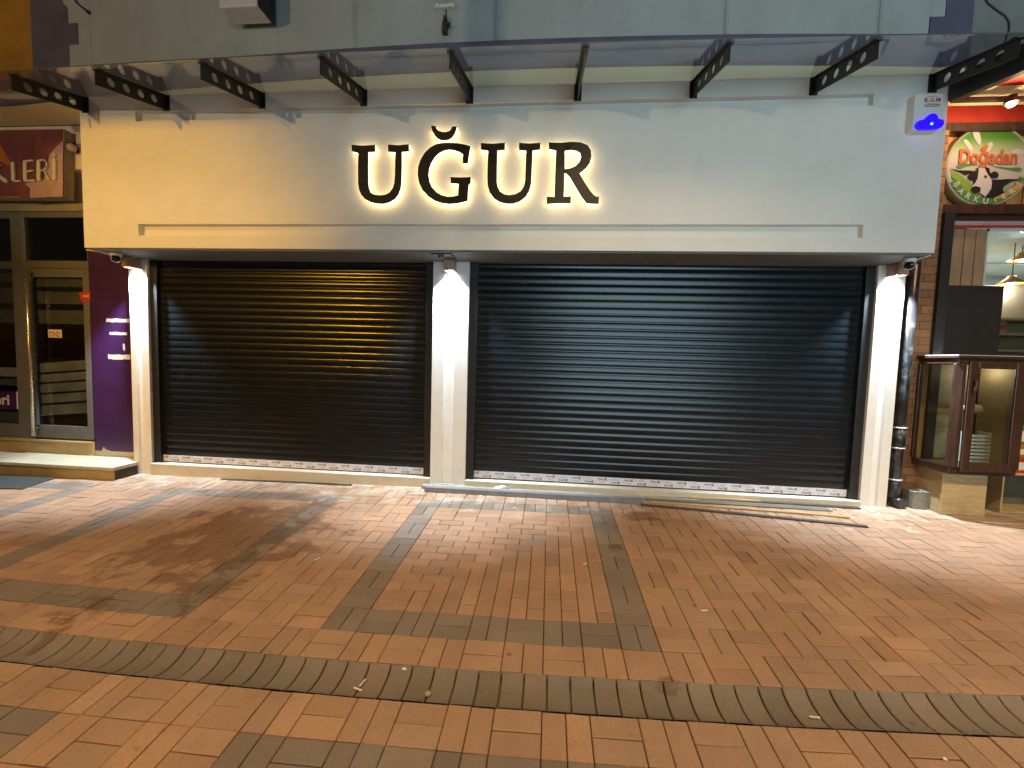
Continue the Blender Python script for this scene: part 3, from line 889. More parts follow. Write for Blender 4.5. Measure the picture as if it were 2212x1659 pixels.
# cable holder on the soffit over the middle lamp
sb = MB(); zz = ZS - .020
sb.box(-1.25, -1.03, 4.26, 4.29, zz - .012, zz); sb.box(-1.06, -1.03, 4.291, 4.46, zz - .012, zz)
sb.box(-1.20, -1.11, 4.291, 4.33, zz - .010, zz)
for xx in (-1.175, -1.135): sb.lathe([(.014, -.022), (.014, 0)], (xx, 4.312, zz - .011), 10)
tag(sb.build('cable_bracket', M['black_metal']), 'small black angled cable bracket under the fascia above the middle lamp', 'bracket')

# ================================================================== SECURITY CAMERAS
def make_cctv(x, y, tz):
    t = thing('security_camera', (x, y, ZS - .02), 'x', 'security camera', 'turret cameras under the fascia ends')
    b = MB(); z = ZS - .021
    b.lathe([(.052, z), (.055, z - .006), (.052, z - .030), (.042, z - .040)], (x, y, 0), 24); b.build('mount', M['white_plastic'], t)
    b = MB(); c = Vector((x, y, z - .062))
    b.lathe([(.046 * math.sin(a * math.pi / 12), -.046 * math.cos(a * math.pi / 12)) for a in range(0, 13)], c, 20)
    head = b.build('camera_head', M['white_plastic'], t)
    d = (Vector((0, 0, 1.3)) - c).normalized()
    Mx = d.to_track_quat('Z', 'Y').to_matrix().to_4x4()
    b = MB(); b.lathe([(.040, .026), (.036, .040), (.022, .0475), (.0005, .049)], c, 20, M=Mx); b.build('lens', M['lens'], head)
    return t
k1 = make_cctv(-5.0, 4.35, 0); k1['label'] = 'white turret camera under the orange lit end of the fascia beside the purple panel'
k2 = make_cctv(3.535, 4.35, 0); k2['label'] = 'white turret camera under the fascia end above the black downpipe'
cb_ = MB(); cb_.tube([(-5.205, 4.212, ZS - .022), (-5.12, 4.29, ZS - .026), (-5.045, 4.345, ZS - .05)], .006, 8)
tag(cb_.build('camera_cable', M['white_plastic']), 'white cable running to the camera beside the purple panel', 'cable')
cb_ = MB(); cb_.tube([(3.60, 4.212, ZS - .022), (3.585, 4.30, ZS - .03), (3.57, 4.345, ZS - .05)], .006, 8)
tag(cb_.build('camera_cable', M['white_plastic']), 'white cable running to the camera above the black downpipe', 'cable')

# ================================================================== ALARM SIREN
al = thing('alarm_siren', (3.40, 4.2, 3.70), 'white alarm siren box with a glowing blue strobe on the fascia', 'alarm')
def rrect(x0, x1, z0, z1, r, n=5):
    out = []
    for cx, cz, a0 in ((x1 - r, z1 - r, 0), (x0 + r, z1 - r, 90), (x0 + r, z0 + r, 180), (x1 - r, z0 + r, 270)):
        for k in range(n + 1):
            a = R(a0 + 90 * k / n); out.append((cx + r * math.cos(a), cz + r * math.sin(a)))
    return out
b = MB(); b.prism([rrect(3.275, 3.515, 3.700, 4.022, .03)], 4.120, 4.1995); b.build('cover', M['white_plastic'], al, bevel=.012, seg=3)
b = MB()
dome = [(3.285, 3.735)] + [(3.300, 3.768), (3.345, 3.778), (3.372, 3.782)] + [(3.412 + .043 * math.cos(R(a)), 3.788 + .040 * math.sin(R(a))) for a in range(170, 5, -20)] + [(3.462, 3.778), (3.505, 3.770), (3.512, 3.735), (3.495, 3.708), (3.460, 3.694), (3.330, 3.694), (3.298, 3.708)]
b.prism([dome], 4.085, 4.119); b.build('strobe', M['blue'], al, bevel=.010, seg=3)
b = MB(); b.lathe([(.011 * math.sin(a * math.pi / 6), -.006 * math.cos(a * math.pi / 6)) for a in range(7)], (3.405, 4.0835, 3.735), 12, axis='y'); b.build('led', emit('blue_led', (.05, .45, 1.0), 5), al)
b = MB()
put_text(b, 'K.G.M', 3.360, 3.488, 3.948, 3.982, 4.1185, 1, .03)
ring = [(3.424 + .070 * math.cos(R(a)), 3.964 + .034 * math.sin(R(a))) for a in range(0, 360, 12)]
rin = [(3.424 + .066 * math.cos(R(a)), 3.964 + .031 * math.sin(R(a))) for a in range(0, 360, 12)]
b.prism([ring, rin], 4.1190, 4.1198, 0)
b.box(3.355, 3.492, 4.1185, 4.1198, 3.918, 3.924, 0); b.box(3.365, 3.482, 4.1185, 4.1198, 3.905, 3.910, 0)
b.build('lettering', [M['ink'], M['ink_red']], al)

# ================================================================== LEFT NEIGHBOUR SHOP
YS = 4.80
lf = thing('left_shop', (-7.2, YS, 0), 'dark closed shop with grey framed glass door and purple panel beside it', 'building')
f = MB(); f.box(-12, -5.2095, YS + .02, YS + .25, 3.33, 3.72); f.box(-12, -5.2095, 4.72, YS + .25, 3.7205, 4.2455); f.build('wall', M['neighbour_wall'], lf)
f = MB(); f.box(-12, -5.16, YS - .02, YS + .25, 3.235, 3.329); f.build('lintel', M['sign_side'], lf)
# purple panel next to the pillar
f = MB()
edge = [(-5.885, .150), (-5.80, .146), (-5.775, .205), (-5.755, .205), (-5.74, .175), (-5.70, .165), (-5.66, .150), (-5.17, .150), (-5.17, 3.234), (-5.895, 3.234)]
f.prism([edge], YS - .012, YS + .03); f.build('purple_panel', M['purple_wall'], lf)
f = MB(); f.box(-5.895, -5.17, YS - .004, YS + .25, -.12, 3.23); f.build('panel_backing', M['sill'], lf)
# torn strips of paper on the panel
f = MB()
for (u0, v0, u1, v1) in ((229, 688, 279, 697), (236, 717, 274, 724), (233, 765, 281, 777)):
    a = at(u0, v0, YS - .016); c = at(u1, v1, YS - .016); h = a.z - c.z
    pts = [(a.x, c.z)]
    for t in range(1, 8): pts.append((a.x + (c.x - a.x) * t / 8, c.z + random.uniform(-.1, .12) * h))
    pts += [(c.x, c.z), (c.x, a.z)]
    for t in range(7, 0, -1): pts.append((a.x + (c.x - a.x) * t / 8, a.z + random.uniform(-.14, .1) * h))
    pts += [(a.x, a.z)]
    f.prism([pts], YS - .015, YS - .0125)
a = at(268, 742, YS); f.prism([[(a.x, a.z), (a.x + .022, a.z - .01), (a.x + .026, a.z - .07), (a.x + .012, a.z - .10), (a.x - .004, a.z - .06)]], YS - .015, YS - .0125)
f.build('torn_paper', M['paper'], lf)
# base riser
f = MB(); f.box(-12, -5.896, YS - .02, YS + .25, -.15, .262); f.box(-12, -5.896, YS - .045, YS - .021, .235, .262); f.build('base', M['step_side'], lf, bevel=.003)
# window left of the door
wi = MB()
for (x0, x1, z0, z1) in ((-12, -7.01, .263, .45), (-12, -7.01, 1.085, 1.205), (-12, -7.01, 3.15, 3.234), (-12, -7.01, 2.50, 2.60), (-7.009, -6.825, .263, 3.234), (-9.6, -9.45, .451, 1.084)):
    wi.box(x0, x1, YS + .0, YS + .08, z0, z1)
win = wi.build('window', M['alu'], lf, bevel=.004)
wi = MB(); wi.box(-12, -7.011, YS + .035, YS + .043, .452, 1.084); wi.box(-12, -7.011, YS + .035, YS + .043, 1.206, 2.499); wi.box(-12, -7.011, YS + .035, YS + .043, 2.601, 3.149); wi.build('pane', M['window_glass'], win)
# purple lettered sticker low on the window
st = MB()
a = at(-60, 842, YS + .03); c = at(50, 886, YS + .03)
st.box(a.x, c.x, YS + .0300, YS + .0345, c.z, a.z, 0)
c2 = at(20, 852, YS + .03); c3 = at(20, 875, YS + .03)
put_text(st, 'leri', c2.x - .26, c2.x, c3.z, c2.z, YS + .0285, 1, .03)
for u in (29, 38):
    p0 = at(u, 846, YS); p1 = at(u, 884, YS); st.box(p0.x, p0.x + .022, YS + .0275, YS + .0298, p1.z, p0.z, 1)
st.build('sticker', [M['purple_wall'], M['cream']], win)
# transom over the door
f = MB(); f.box(-6.824, -5.896, YS, YS + .08, 2.512, 2.612); f.box(-6.824, -5.896, YS, YS + .08, 3.16, 3.234); f.box(-6.824, -6.80, YS, YS + .08, 2.6125, 3.1595); f.box(-5.92, -5.896, YS, YS + .08, 2.6125, 3.1595)
tr = f.build('transom_window', M['alu'], lf, bevel=.004)
f = MB(); f.box(-6.823, -5.897, YS + .035, YS + .043, 2.613, 3.159); f.build('pane', M['window_glass'], tr)
# door
f = MB()
dx0, dx1 = -6.820, -5.900
for (x0, x1, z0, z1) in ((dx0, dx0 + .10, .285, 2.508), (dx1 - .085, dx1, .285, 2.508), (dx0 + .101, dx1 - .086, .285, .455), (dx0 + .101, dx1 - .086, 2.40, 2.508)):
    f.box(x0, x1, YS - .01, YS + .05, z0, z1)
door = f.build('door', M['alu'], lf, bevel=.004)
f = MB(); f.box(dx0 + .101, dx1 - .086, YS + .015, YS + .025, .456, 2.399); f.build('pane', M['window_glass'], door)
f = MB(); hx = -6.69
f.tube([(hx - .005, YS - .075, 2.475), (hx + .005, YS - .075, .315)], .024, 14)
for zc in (2.38, 1.4, .42): f.tube([(hx, YS - .060, zc), (hx + .0, YS - .010, zc)], .010, 8)
f.build('handle', M['brass'], door)
# frosted film with clear slots on door glass and window
f = MB()
for (z0, z1) in ((.60, .735), (.765, .880), (.905, 1.02), (1.045, 1.15), (1.175, 1.30)):
    f.prism([[(dx0 + .105, z0 - .03), (dx1 - .09, z0 + .04), (dx1 - .09, z1 + .04), (dx0 + .105, z1 - .03)]], YS + .0255, YS + .028)
f.build('frosted_film', M['frost_low'], door)
f = MB()
for (z0, z1) in ((1.80, 1.98), (2.06, 2.22), (2.28, 2.38)):
    f.box(dx0 + .105, dx1 - .09, YS + .0255, YS + .028, z0, z1)
f.build('frosted_film', M['frost'], door)
f = MB()
for (z0, z1) in ((1.80, 1.98), (2.06, 2.26), (2.34, 2.45)):
    f.box(-12, -7.02, YS + .0435, YS + .046, z0, z1)
f.box(-12, -7.02, YS + .0435, YS + .046, .96, 1.08); f.box(-12, -7.02, YS + .0435, YS + .046, .46, .60)
f.build('frosted_film', M['frost'], win)
# push sticker and red tag
f = MB(); a = at(101, 711.5, YS); c = at(131, 729.5, YS)
f.box(a.x, c.x, YS + .0125, YS + .0148, c.z, a.z, 0)
put_text(f, 'İTİNİZ', a.x + .012, c.x - .012, c.z + .012, a.z - .010, YS + .0115, 1, .03)
f.build('push_sticker', [M['cream'], M['red']], door)
f = MB(); p = [at(*q, YS) for q in ((173, 632), (198, 629), (198, 651), (180, 653))]
f.prism([[(q.x, q.z) for q in p]], YS - .0165, YS - .0125, 0)
put_text(f, 'AÇIK', p[0].x + .055, p[1].x - .012, p[2].z + .045, p[1].z - .05, YS - .0175, 1, .02)
f.build('red_tag', [M['red'], M['cream']], door)
# dim room behind the glass
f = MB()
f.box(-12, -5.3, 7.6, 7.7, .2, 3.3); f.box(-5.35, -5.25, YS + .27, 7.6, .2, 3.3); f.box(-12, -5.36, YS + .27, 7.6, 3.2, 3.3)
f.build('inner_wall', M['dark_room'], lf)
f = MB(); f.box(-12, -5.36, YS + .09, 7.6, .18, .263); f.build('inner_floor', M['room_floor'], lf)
f = MB(); f.box(-9.6, -7.3, 6.2, 6.7, .264, 1.25); f.box(-9.6, -7.3, 6.15, 6.75, 1.251, 1.29); f.build('counter', M['frost'], lf)
f = MB(); f.box(-6.9, -6.25, 6.4, 6.8, .264, 1.5); f.box(-6.88, -6.27, 6.35, 6.398, .35, .75); f.box(-6.88, -6.27, 6.35, 6.398, .78, 1.45); f.build('cupboard', M['frost_low'], lf)

# shop sign box
sg = thing('sign_box', (-7.0, 4.60, 3.36), 'maroon and pink sign box with cream letters above the dark shop door', 'sign')
yb = 4.600
def zp(a, b, y): q = at(a * .39172 / 1.8228, (450 + b * .39172) / 1.8228, y); return (q.x, q.z)
c_tr, c_br = zp(640, 145, yb), zp(635, 832, yb)
c_tl, c_bl = (-9.2, c_tr[1] + .01), (-9.2, c_br[1] - .01)
f = MB(); f.prism([[c_tl, c_tr, c_br, c_bl]], yb, 4.719); f.build('cabinet', M['sign_side'], sg, bevel=.006)
f = MB()
f.prism([[(-9.19, c_tl[1] - .012), (c_tr[0] - .012, c_tr[1] - .012), (c_br[0] - .012, c_br[1] + .012), (-9.19, c_bl[1] + .012)]], yb - .006, yb - .0005, 0)
f.prism([[zp(*q, yb - .008) for q in ((262, 692), (440, 660), (500, 400), (632, 260), (630, 822), (215, 848), (240, 760))]], yb - .0085, yb - .0065, 1)
f.prism([[zp(*q, yb - .010) for q in ((200, 846), (245, 700), (300, 740), (300, 846))]], yb - .011, yb - .009, 0)
f.prism([[zp(*q, yb - .008) for q in ((-90, 290), (0, 300), (110, 480), (90, 520), (-90, 420))]], yb - .0085, yb - .0065, 2)
f.build('face', [M['sign_maroon'], M['sign_pink'], M['sign_orange']], sg)
f = MB()
def glyph(strokes):
    for s in strokes:
        (x0, y0), (x1, y1), wd = s
        p0, p1 = Vector(zp(x0, y0, yb - .03)), Vector(zp(x1, y1, yb - .03))
        d = (p1 - p0).normalized(); n = Vector((-d.y, d.x)) * wd * .5
        poly = [p0 + n]
        for k in range(1, 6): a = math.pi * k / 6; poly.append(p0 + n * math.cos(a) - d * wd * .5 * math.sin(a))
        poly += [p0 - n, p1 - n]
        for k in range(1, 6): a = math.pi * k / 6; poly.append(p1 - n * math.cos(a) + d * wd * .5 * math.sin(a))
        poly.append(p1 + n)
        f.prism([[(q.x, q.y) for q in poly]], yb - .030, yb - .012)
T, th = .046, .018
glyph([((-85, 500), (-85, 670), T), ((-78, 590), (-10, 505), th), ((-60, 590), (55, 668), T)])
glyph([((122, 495), (130, 655), T), ((140, 670), (195, 668), th)])
glyph([((245, 480), (248, 655), T), ((262, 470), (322, 462), th), ((262, 572), (326, 565), th), ((262, 668), (340, 662), th)])
glyph([((382, 475), (384, 650), T), ((398, 462), (440, 455), th), ((440, 455), (462, 480), th), ((462, 480), (462, 530), th), ((462, 530), (435, 558), th), ((435, 558), (410, 562), th), ((440, 562), (486, 655), th)])
glyph([((538, 455), (540, 640), T), ((541, 406), (541, 408), .032)])
f.build('lettering', M['cream'], sg)

# step in front of the dark shop
f = MB()
f.prism([[(-12, 4.345), (-5.095, 4.345), (-5.095, 4.615), (-5.157, 4.615), (-5.157, 4.775), (-12, 4.775)]], -.16, .040, 0, plane='xy')
st_ = thing('entrance_step', (-7.5, 4.5, -.1), 'long low marble topped step below the dark glass door', 'step')
f.build('riser', M['step_side'], st_)
f = MB(); f.prism([[(-12, 4.325), (-5.085, 4.325), (-5.085, 4.615), (-5.157, 4.615), (-5.157, 4.775), (-12, 4.775)]], .0405, .080, 0, plane='xy')
f.build('top_slab', M['step_top'], st_, bevel=.005)
f = MB(); f.box(-5.094, -5.090, 4.345, 4.612, -.13, .040); f.build('end_face', M['step_end'], st_)

# rubber mat
def gpt(u, v, dz=0):
    d = rt * ((u - 1106) / FPX) + up * (-(v - 829.5) / FPX) + fw
    t = (-.025 + dz - 1.5) / (d.z - .0105 * d.x)
    q = d * t
    return Vector((q.x, q.y, q.z + 1.5))
f = MB(); p = [gpt(-60, 1022), gpt(120, 1034), gpt(48, 1058), gpt(-120, 1052)]
top = [(q.x, q.y, gz(q.x) + .012) for q in p]; bot = [(q.x, q.y, gz(q.x) + .001) for q in p]
f.add(top + bot, [(0, 1, 2, 3), (7, 6, 5, 4), (0, 4, 5, 1), (1, 5, 6, 2), (2, 6, 7, 3), (3, 7, 4, 0)])
tag(f.build('door_mat', M['rubber'], bevel=.003), 'dark grey rubber mat lying before the marble topped step', 'mat')
# round fitting between sign and fascia, loose cable end, upper box, rusty holder
q = at(168, 325, 4.72)
f = MB(); f.lathe([(.050 * math.sin(a * math.pi / 10), -.05 * math.cos(a * math.pi / 10)) for a in range(11)], (q.x, 4.655, q.z), 16); o_ = thing('wall_globe', (q.x, 4.72, q.z), 'small pale globe on the wall between the maroon sign and the white fascia', 'globe')
f.build('globe', M['sign_pink'], o_)
f = MB(); f.tube([(q.x - .05, 4.715, q.z + .07), (q.x - .02, 4.68, q.z + .065), (q.x + .04, 4.66, q.z + .06)], .012, 8); f.tube([(q.x, 4.719, q.z), (q.x, 4.70, q.z)], .03, 12); f.build('arm', M['rust'], o_)
f = MB(); pts = [at(*q_, 4.25) for q_ in ((158, -30), (163, 4), (172, 12), (183, 20))]
f.tube(pts, .008, 8); f.tube([pts[-1], at(192, 27, 4.25)], [.010, .020], 8)
tag(f.build('loose_cable', M['cable'], origin=pts[0]), 'loose hanging cable end at the upper left on the plaster wall', 'cable')
f = MB(); a = at(470, 20, 4.0); c = at(566, 21, 4.0)
ub = thing('wall_unit', (-3.2, 4.26, 4.92), 'pale box unit high on the plaster wall, cut by the picture edge', 'wall unit')
f.box(-3.37, -2.965, 3.98, 4.20, 4.925, 5.45); f.build('casing', M['white_plastic'], ub, bevel=.015, seg=3)
f = MB(); f.box(-2.964, -2.935, 3.99, 4.20, 4.93, 5.44); f.build('side_grille', M['black_metal'], ub)
for xx in (-3.30, -3.06):
    f = MB(); f.box(xx, xx + .04, 4.201, 4.27, 4.98, 5.02); f.build('wall_fixing', M['rust'], ub)
f = MB()
def hp(a, b): return at((1300 + a * .6103) / 1.8228, b * .6103 / 1.8228, 4.26)
p0, p1 = hp(682, 55), hp(804, 55)
f.box(p0.x, p1.x, 4.225, 4.267, p0.z - .018, p0.z + .014)
for a in (700, 775): 
    q = hp(a, 55); f.lathe([(.016, 0), (.016, .012)], (q.x, 4.225, q.z), 10, axis='y')
hold = thing('rusty_bracket', (p0.x + .09, 4.267, p0.z), 'old rusty sign holder left on the plaster wall above the canopy', 'bracket')
f.build('cross_plate', M['white_plastic'], hold)
f = MB(); q = hp(747, 135); f.box(q.x - .016, q.x + .016, 4.215, 4.267, q.z - .02, q.z + .02)
q = hp(745, 190); f.box(q.x - .022, q.x + .022, 4.205, 4.267, q.z - .055, q.z + .04); f.box(q.x - .02, q.x + .06, 4.20, 4.23, q.z + .005, q.z + .025)
f.tube([hp(747, 60), hp(747, 180)], .006, 6); f.build('stem', M['rust'], hold)
f = MB(); pts = [at((3600 + a * .30147) / 1.8228, b * .30147 / 1.8228, 4.262) for a, b in ((880, -120), (960, 40), (1060, 120), (1180, 200), (1235, 280), (1240, 380), (1190, 540), (1150, 620))]
f.tube(pts, .007, 8)
tag(f.build('hanging_cable', M['cable'], origin=pts[0]), 'thin black cable drooping down the grey wall at the upper right', 'cable')

# ================================================================== RIGHT NEIGHBOUR SHOP
rg = thing('right_shop', (4.8, 4.8, 0), 'lit delicatessen with wooden cladding, dark frame and brick pier', 'building')
f = MB(); f.box(3.640, 4.165, 4.78, 5.2, -.05, 4.05); f.build('brick_pier', M['brick'], rg)
f = MB(); f.box(4.166, 4.262, 4.74, 5.0, -.05, 3.19); f.build('door_post', M['dark_board'], rg)
f = MB(); f.box(4.166, 9, 4.78, 4.96, 3.191, 3.285); f.box(4.263, 9, 4.84, 4.96, 3.145, 3.19); f.build('top_rail', M['dark_wood'], rg, bevel=.004)
f = MB()
x = 3.64; k = 0
while x < 7.4:
    wd = .085
    f.box(x, x + wd - .010, 4.93 - (.012 if k % 2 else 0), 4.97, 3.286, 4.40); x += wd; k += 1
f.build('cladding', M['plank_gold'], rg, bevel=.003)
f = MB(); f.box(3.64, 9, 4.975, 5.0, 3.2, 4.45); f.build('cladding_backing', M['gap'], rg)
f = MB(); f.box(4.263, 9, 4.87, 4.90, 3.070, 3.140)
o_ = f.build('shutter_box', M['sign_pink'], rg)
f = MB(); f.box(4.263, 9, 4.864, 4.8695, 3.070, 3.094); f.build('red_trim', M['red'], o_)
f = MB()
for (x0, x1) in ((4.292, 4.402), (4.412, 4.520), (4.530, 4.636), (4.646, 4.742)):
    f.box(x0, x1, 4.905, 4.935, 2.455, 3.068)
f.build('slat_panel', M['plank_tan'], rg, bevel=.003)
f = MB(); f.box(4.263, 4.745, 4.936, 4.96, 2.44, 3.07); f.build('slat_backing', M['gap'], rg)
f = MB(); f.box(4.263, 4.955, 4.89, 4.96, -.05, 2.452); f.build('dark_board', M['dark_board'], rg)
f = MB(); f.box(4.746, 4.765, 4.90, 4.96, 2.453, 3.069); f.box(4.746, 7.2, 4.90, 4.96, 3.040, 3.069); f.box(4.766, 7.2, 4.925, 4.945, 2.70, 2.715)
wn2 = f.build('window', M['room_white'], rg)
f = MB(); f.box(4.766, 7.2, 4.931, 4.937, 1.0, 3.039); f.build('pane', M['window_glass'], wn2)
f = MB(); f.box(4.956, 7.2, 4.90, 4.96, -.05, .95); f.build('dado', M['dark_wood'], rg)
# interior of the right shop
f = MB(); f.box(4.6, 9, 7.4, 7.5, 0, 3.2); f.box(4.50, 4.60, 4.97, 7.5, 0, 3.2); f.box(4.6, 9, 4.97, 7.4, 3.1, 3.2); f.build('inner_wall', M['room_white'], rg)
f = MB(); f.box(4.6, 9, 4.97, 7.4, -.02, .03); f.build('inner_floor', M['room_white'], rg)
lamp('shop_ceiling_light', 'AREA', (6.0, 6.2, 3.05), 190, (.92, 1.0, .86), 1.6, (6.0, 6.2, 0), parent=rg, sy=.3)

sh = thing('goods_shelf', (5.4, 5.55, 0), 'tall shop shelf stocked with packets behind the delicatessen window', 'shelf')
for z in (1.05, 1.44, 1.79, 1.985, 2.16):
    f = MB(); f.box(4.97, 6.6, 5.30, 5.60, z - .03, z); f.build('shelf_board', M['shelf_wood'], sh, bevel=.002)
f = MB(); f.box(4.965, 6.6, 5.605, 5.62, .05, 2.6); f.box(4.945, 4.968, 5.30, 5.62, .05, 2.3); f.build('back_panel', M['shelf_wood'], sh)
def packet(name, x, y, z, sx, sy, sz, m, label, cat='packet', band=None):
    f = MB(); f.box(x, x + sx, y, y + sy, z, z + sz, 0)
    if band: f.box(x + .004, x + sx - .004, y - .002, y - .0002, z + sz * .3, z + sz * .7, 1)
    tag(f.build(name, [m, band or m], bevel=.004), label, cat)
packet('food_box', 5.33, 5.36, 1.987, .17, .10, .135, M['sign_side'], 'yellow and white carton on the upper delicatessen shelf', 'carton', M['red'])
f = MB(); f.lathe([(.001, 0), (.055, 0), (.066, .02), (.066, .09), (.045, .125), (.045, .15), (.001, .152)], (5.26, 5.40, 1.791), 18)
tag(f.build('round_jar', M['red']), 'round red lidded jar on the middle delicatessen shelf', 'jar')
for k in range(5):
    packet('small_tin', 5.15 + .125 * k, 5.36, 1.441, .105, .08, .13, M['paper'] if k % 2 else M['cream'],
           ['first pale tin from the dark board on the lower shelf', 'second pale tin from the dark board on the lower shelf', 'third pale tin from the dark board on the lower shelf', 'fourth pale tin from the dark board on the lower shelf', 'fifth pale tin from the dark board on the lower shelf'][k], 'tin')
# pendants
def pendant(px, y, z, label):
    t = thing('pendant_lamp', (px, y, z), label, 'pendant lamp', 'pendant lamps inside the delicatessen')
    f = MB(); f.lathe([(.030, .10), (.045, .07), (.13, .0), (.126, -.004), (.04, .06), (.026, .092)], (px, y, z), 24); f.build('shade', M['shade_orange'], t)
    f = MB(); f.lathe([(.036 * math.sin(a * math.pi / 8), -.036 * math.cos(a * math.pi / 8)) for a in range(9)], (px, y, z + .015), 16); f.build('bulb', M['bulb_w'], t)
    f = MB(); f.tube([(px, y, z + .10), (px, y, 3.09)], .005, 6); f.build('cord', M['cable'], t)
    lamp('pendant_light', 'POINT', (px, y, z - .06), 14, (.9, .95, 1.0), .04, parent=t)
pendant(5.84, 5.60, 2.905, 'upper pendant lamp glowing behind the delicatessen window')
pendant(5.65, 5.50, 2.600, 'lower pendant lamp glowing over the delicatessen shelf')

# round sign
ys = 4.80
def sp_(a, b, y): q = at((3500 + a * .301416) / 1.8228, (350 + b * .301416) / 1.8228, y); return (q.x, q.z)
cx, cz = sp_(1345, 988, ys); rad = (sp_(1345, 448, ys)[1] - sp_(1345, 1530, ys)[1]) / 2
M['sign_print'] = ramp_z('sign_print', [(0, (.08, .20, .03)), (.12, (.11, .25, .04)), (.36, (.44, .38, .33)), (.62, (.48, .39, .34)), (.72, (.30, .35, .18)), (.84, (.075, .20, .03)), (1, (.05, .16, .02))], cz - rad, cz + rad)
rs = thing('round_sign', (cx, 4.92, cz - rad), 'round green and white delicatessen sign with a cow head on the cladding', 'sign')
f = MB(); f.lathe([(rad * .97, -.0), (rad, .010), (rad, .085), (rad * .985, .095), (rad * .95, .095), (rad * .945, .088)], (cx, 4.925, cz), 64, axis='y'); f.build('rim', M['sign_side'], rs)
f = MB()
def disc(r, y0, y1, m=0, n=64): f.prism([[(cx + r * math.cos(2 * math.pi * k / n), cz + r * math.sin(2 * math.pi * k / n)) for k in range(n)]], y0, y1, m)
disc(rad * .945, 4.836, 4.85, 0); f.build('printed_face', M['sign_print'], rs)
M['s_green'] = mat('print_green', (.075, .21, .04), .4, .05); M['s_lime'] = mat('print_lime', (.20, .30, .045), .4, .08)
M['s_white'] = mat('print_white', (.52, .46, .42), .4, .03); M['s_black'] = mat('print_black', (.018, .015, .014), .4, .05)
M['s_orange'] = mat('print_orange', (.44, .12, .04), .4, .05); M['s_tan'] = mat('print_tan', (.55, .26, .07), .4, .1)
f = MB()
def art(pts, lay, m): f.prism([[sp_(a, b, 4.83) for a, b in pts]], 4.8350 - lay * .0016, 4.8358 - lay * .0016, m)
MI = dict(g=0, l=1, w=2, k=3, o=4, t=5)
art([(800, 1040), (930, 1110), (1090, 1240), (1080, 1330), (1000, 1335), (900, 1290), (840, 1190)], 1, MI['l'])
art([(812, 1130), (900, 1200), (1010, 1330), (1100, 1430), (960, 1380), (860, 1260)], 2, MI['g'])
art([(800, 1036), (905, 1062), (1060, 1066), (1150, 1080), (1150, 1092), (1040, 1110), (1000, 1130), (905, 1080)], 3, MI['k'])
R1, R2 = rad * .93, rad * .77
arc = [(cx + R1 * math.cos(R(a)), cz + R1 * math.sin(R(a))) for a in range(205, 341, 5)] + [(cx + R2 * math.cos(R(a)), cz + R2 * math.sin(R(a))) for a in range(340, 204, -5)]
f.prism([arc], 4.8350 - .0064, 4.8358 - .0064, MI['g'])
art([(1370, 1410), (1500, 1375), (1600, 1290), (1750, 1200), (1720, 1290), (1620, 1360), (1480, 1425), (1400, 1435)], 5, MI['t'])
art([(1340, 1190), (1480, 1185), (1560, 1178), (1740, 1185), (1600, 1212), (1500, 1270), (1480, 1320), (1505, 1360), (1420, 1400), (1360, 1432), (1260, 1425), (1210, 1395), (1300, 1370), (1335, 1300)], 6, MI['k'])
art([(1160, 1048), (1195, 1028), (1235, 1022), (1268, 1090), (1312, 1150), (1340, 1225), (1330, 1300), (1285, 1372), (1250, 1412), (1220, 1385), (1150, 1345), (1085, 1330), (1070, 1290), (1110, 1240), (1148, 1150), (1140, 1090)], 7, MI['w'])
art([(1018, 1142), (1055, 1105), (1120, 1092), (1165, 1050), (1150, 1170), (1120, 1230), (1085, 1260), (1105, 1200), (1050, 1185)], 8, MI['k'])
art([(1310, 1112), (1365, 1078), (1410, 1095), (1428, 1140), (1395, 1168), (1335, 1165)], 8, MI['k'])
art([(1248, 1026), (1300, 1040), (1310, 1110), (1335, 1180), (1290, 1130)], 9, MI['k'])
art([(1068, 1292), (1120, 1272), (1188, 1295), (1182, 1348), (1120, 1368), (1078, 1340)], 9, MI['k'])
art([(1232, 1145), (1250, 1132), (1268, 1145), (1262, 1168), (1242, 1170)], 10, MI['k'])
art([(1120, 1050), (1135, 1035), (1160, 1050), (1145, 1075)], 10, MI['k'])
art([(880, 1025), (890, 1000), (925, 985), (1020, 975), (1165, 985), (1165, 992), (1030, 1005), (950, 1035), (900, 1040)], 4, MI['g'])
art([(1290, 998), (1420, 1015), (1560, 1030), (1700, 1025), (1738, 1045), (1725, 1070), (1680, 1078), (1560, 1055), (1420, 1025)], 4, MI['g'])
art([(975, 668), (1000, 655), (1035, 675), (1075, 725), (1108, 812), (1070, 812), (1010, 742)], 2, MI['w'])
art([(1098, 570), (1115, 540), (1150, 532), (1190, 575), (1208, 655), (1203, 735), (1165, 715), (1118, 640)], 2, MI['w'])
art([(1300, 712), (1345, 693), (1368, 725), (1335, 785), (1285, 835), (1265, 810)], 2, MI['w'])
art([(1185, 805), (1240, 745), (1312, 735), (1275, 785), (1225, 812)], 3, MI['o'])
art([(1590, 840), (1620, 795), (1690, 780), (1760, 800), (1765, 850), (1650, 850)], 2, MI['w'])
a0 = sp_(920, 955, 4.82); a1 = sp_(1700, 790, 4.82)
put_text(f, 'Doğadan', a0[0], a1[0], a0[1] - .060, a1[1] + .030, 4.8235, MI['o'], .035, slope=-.012)
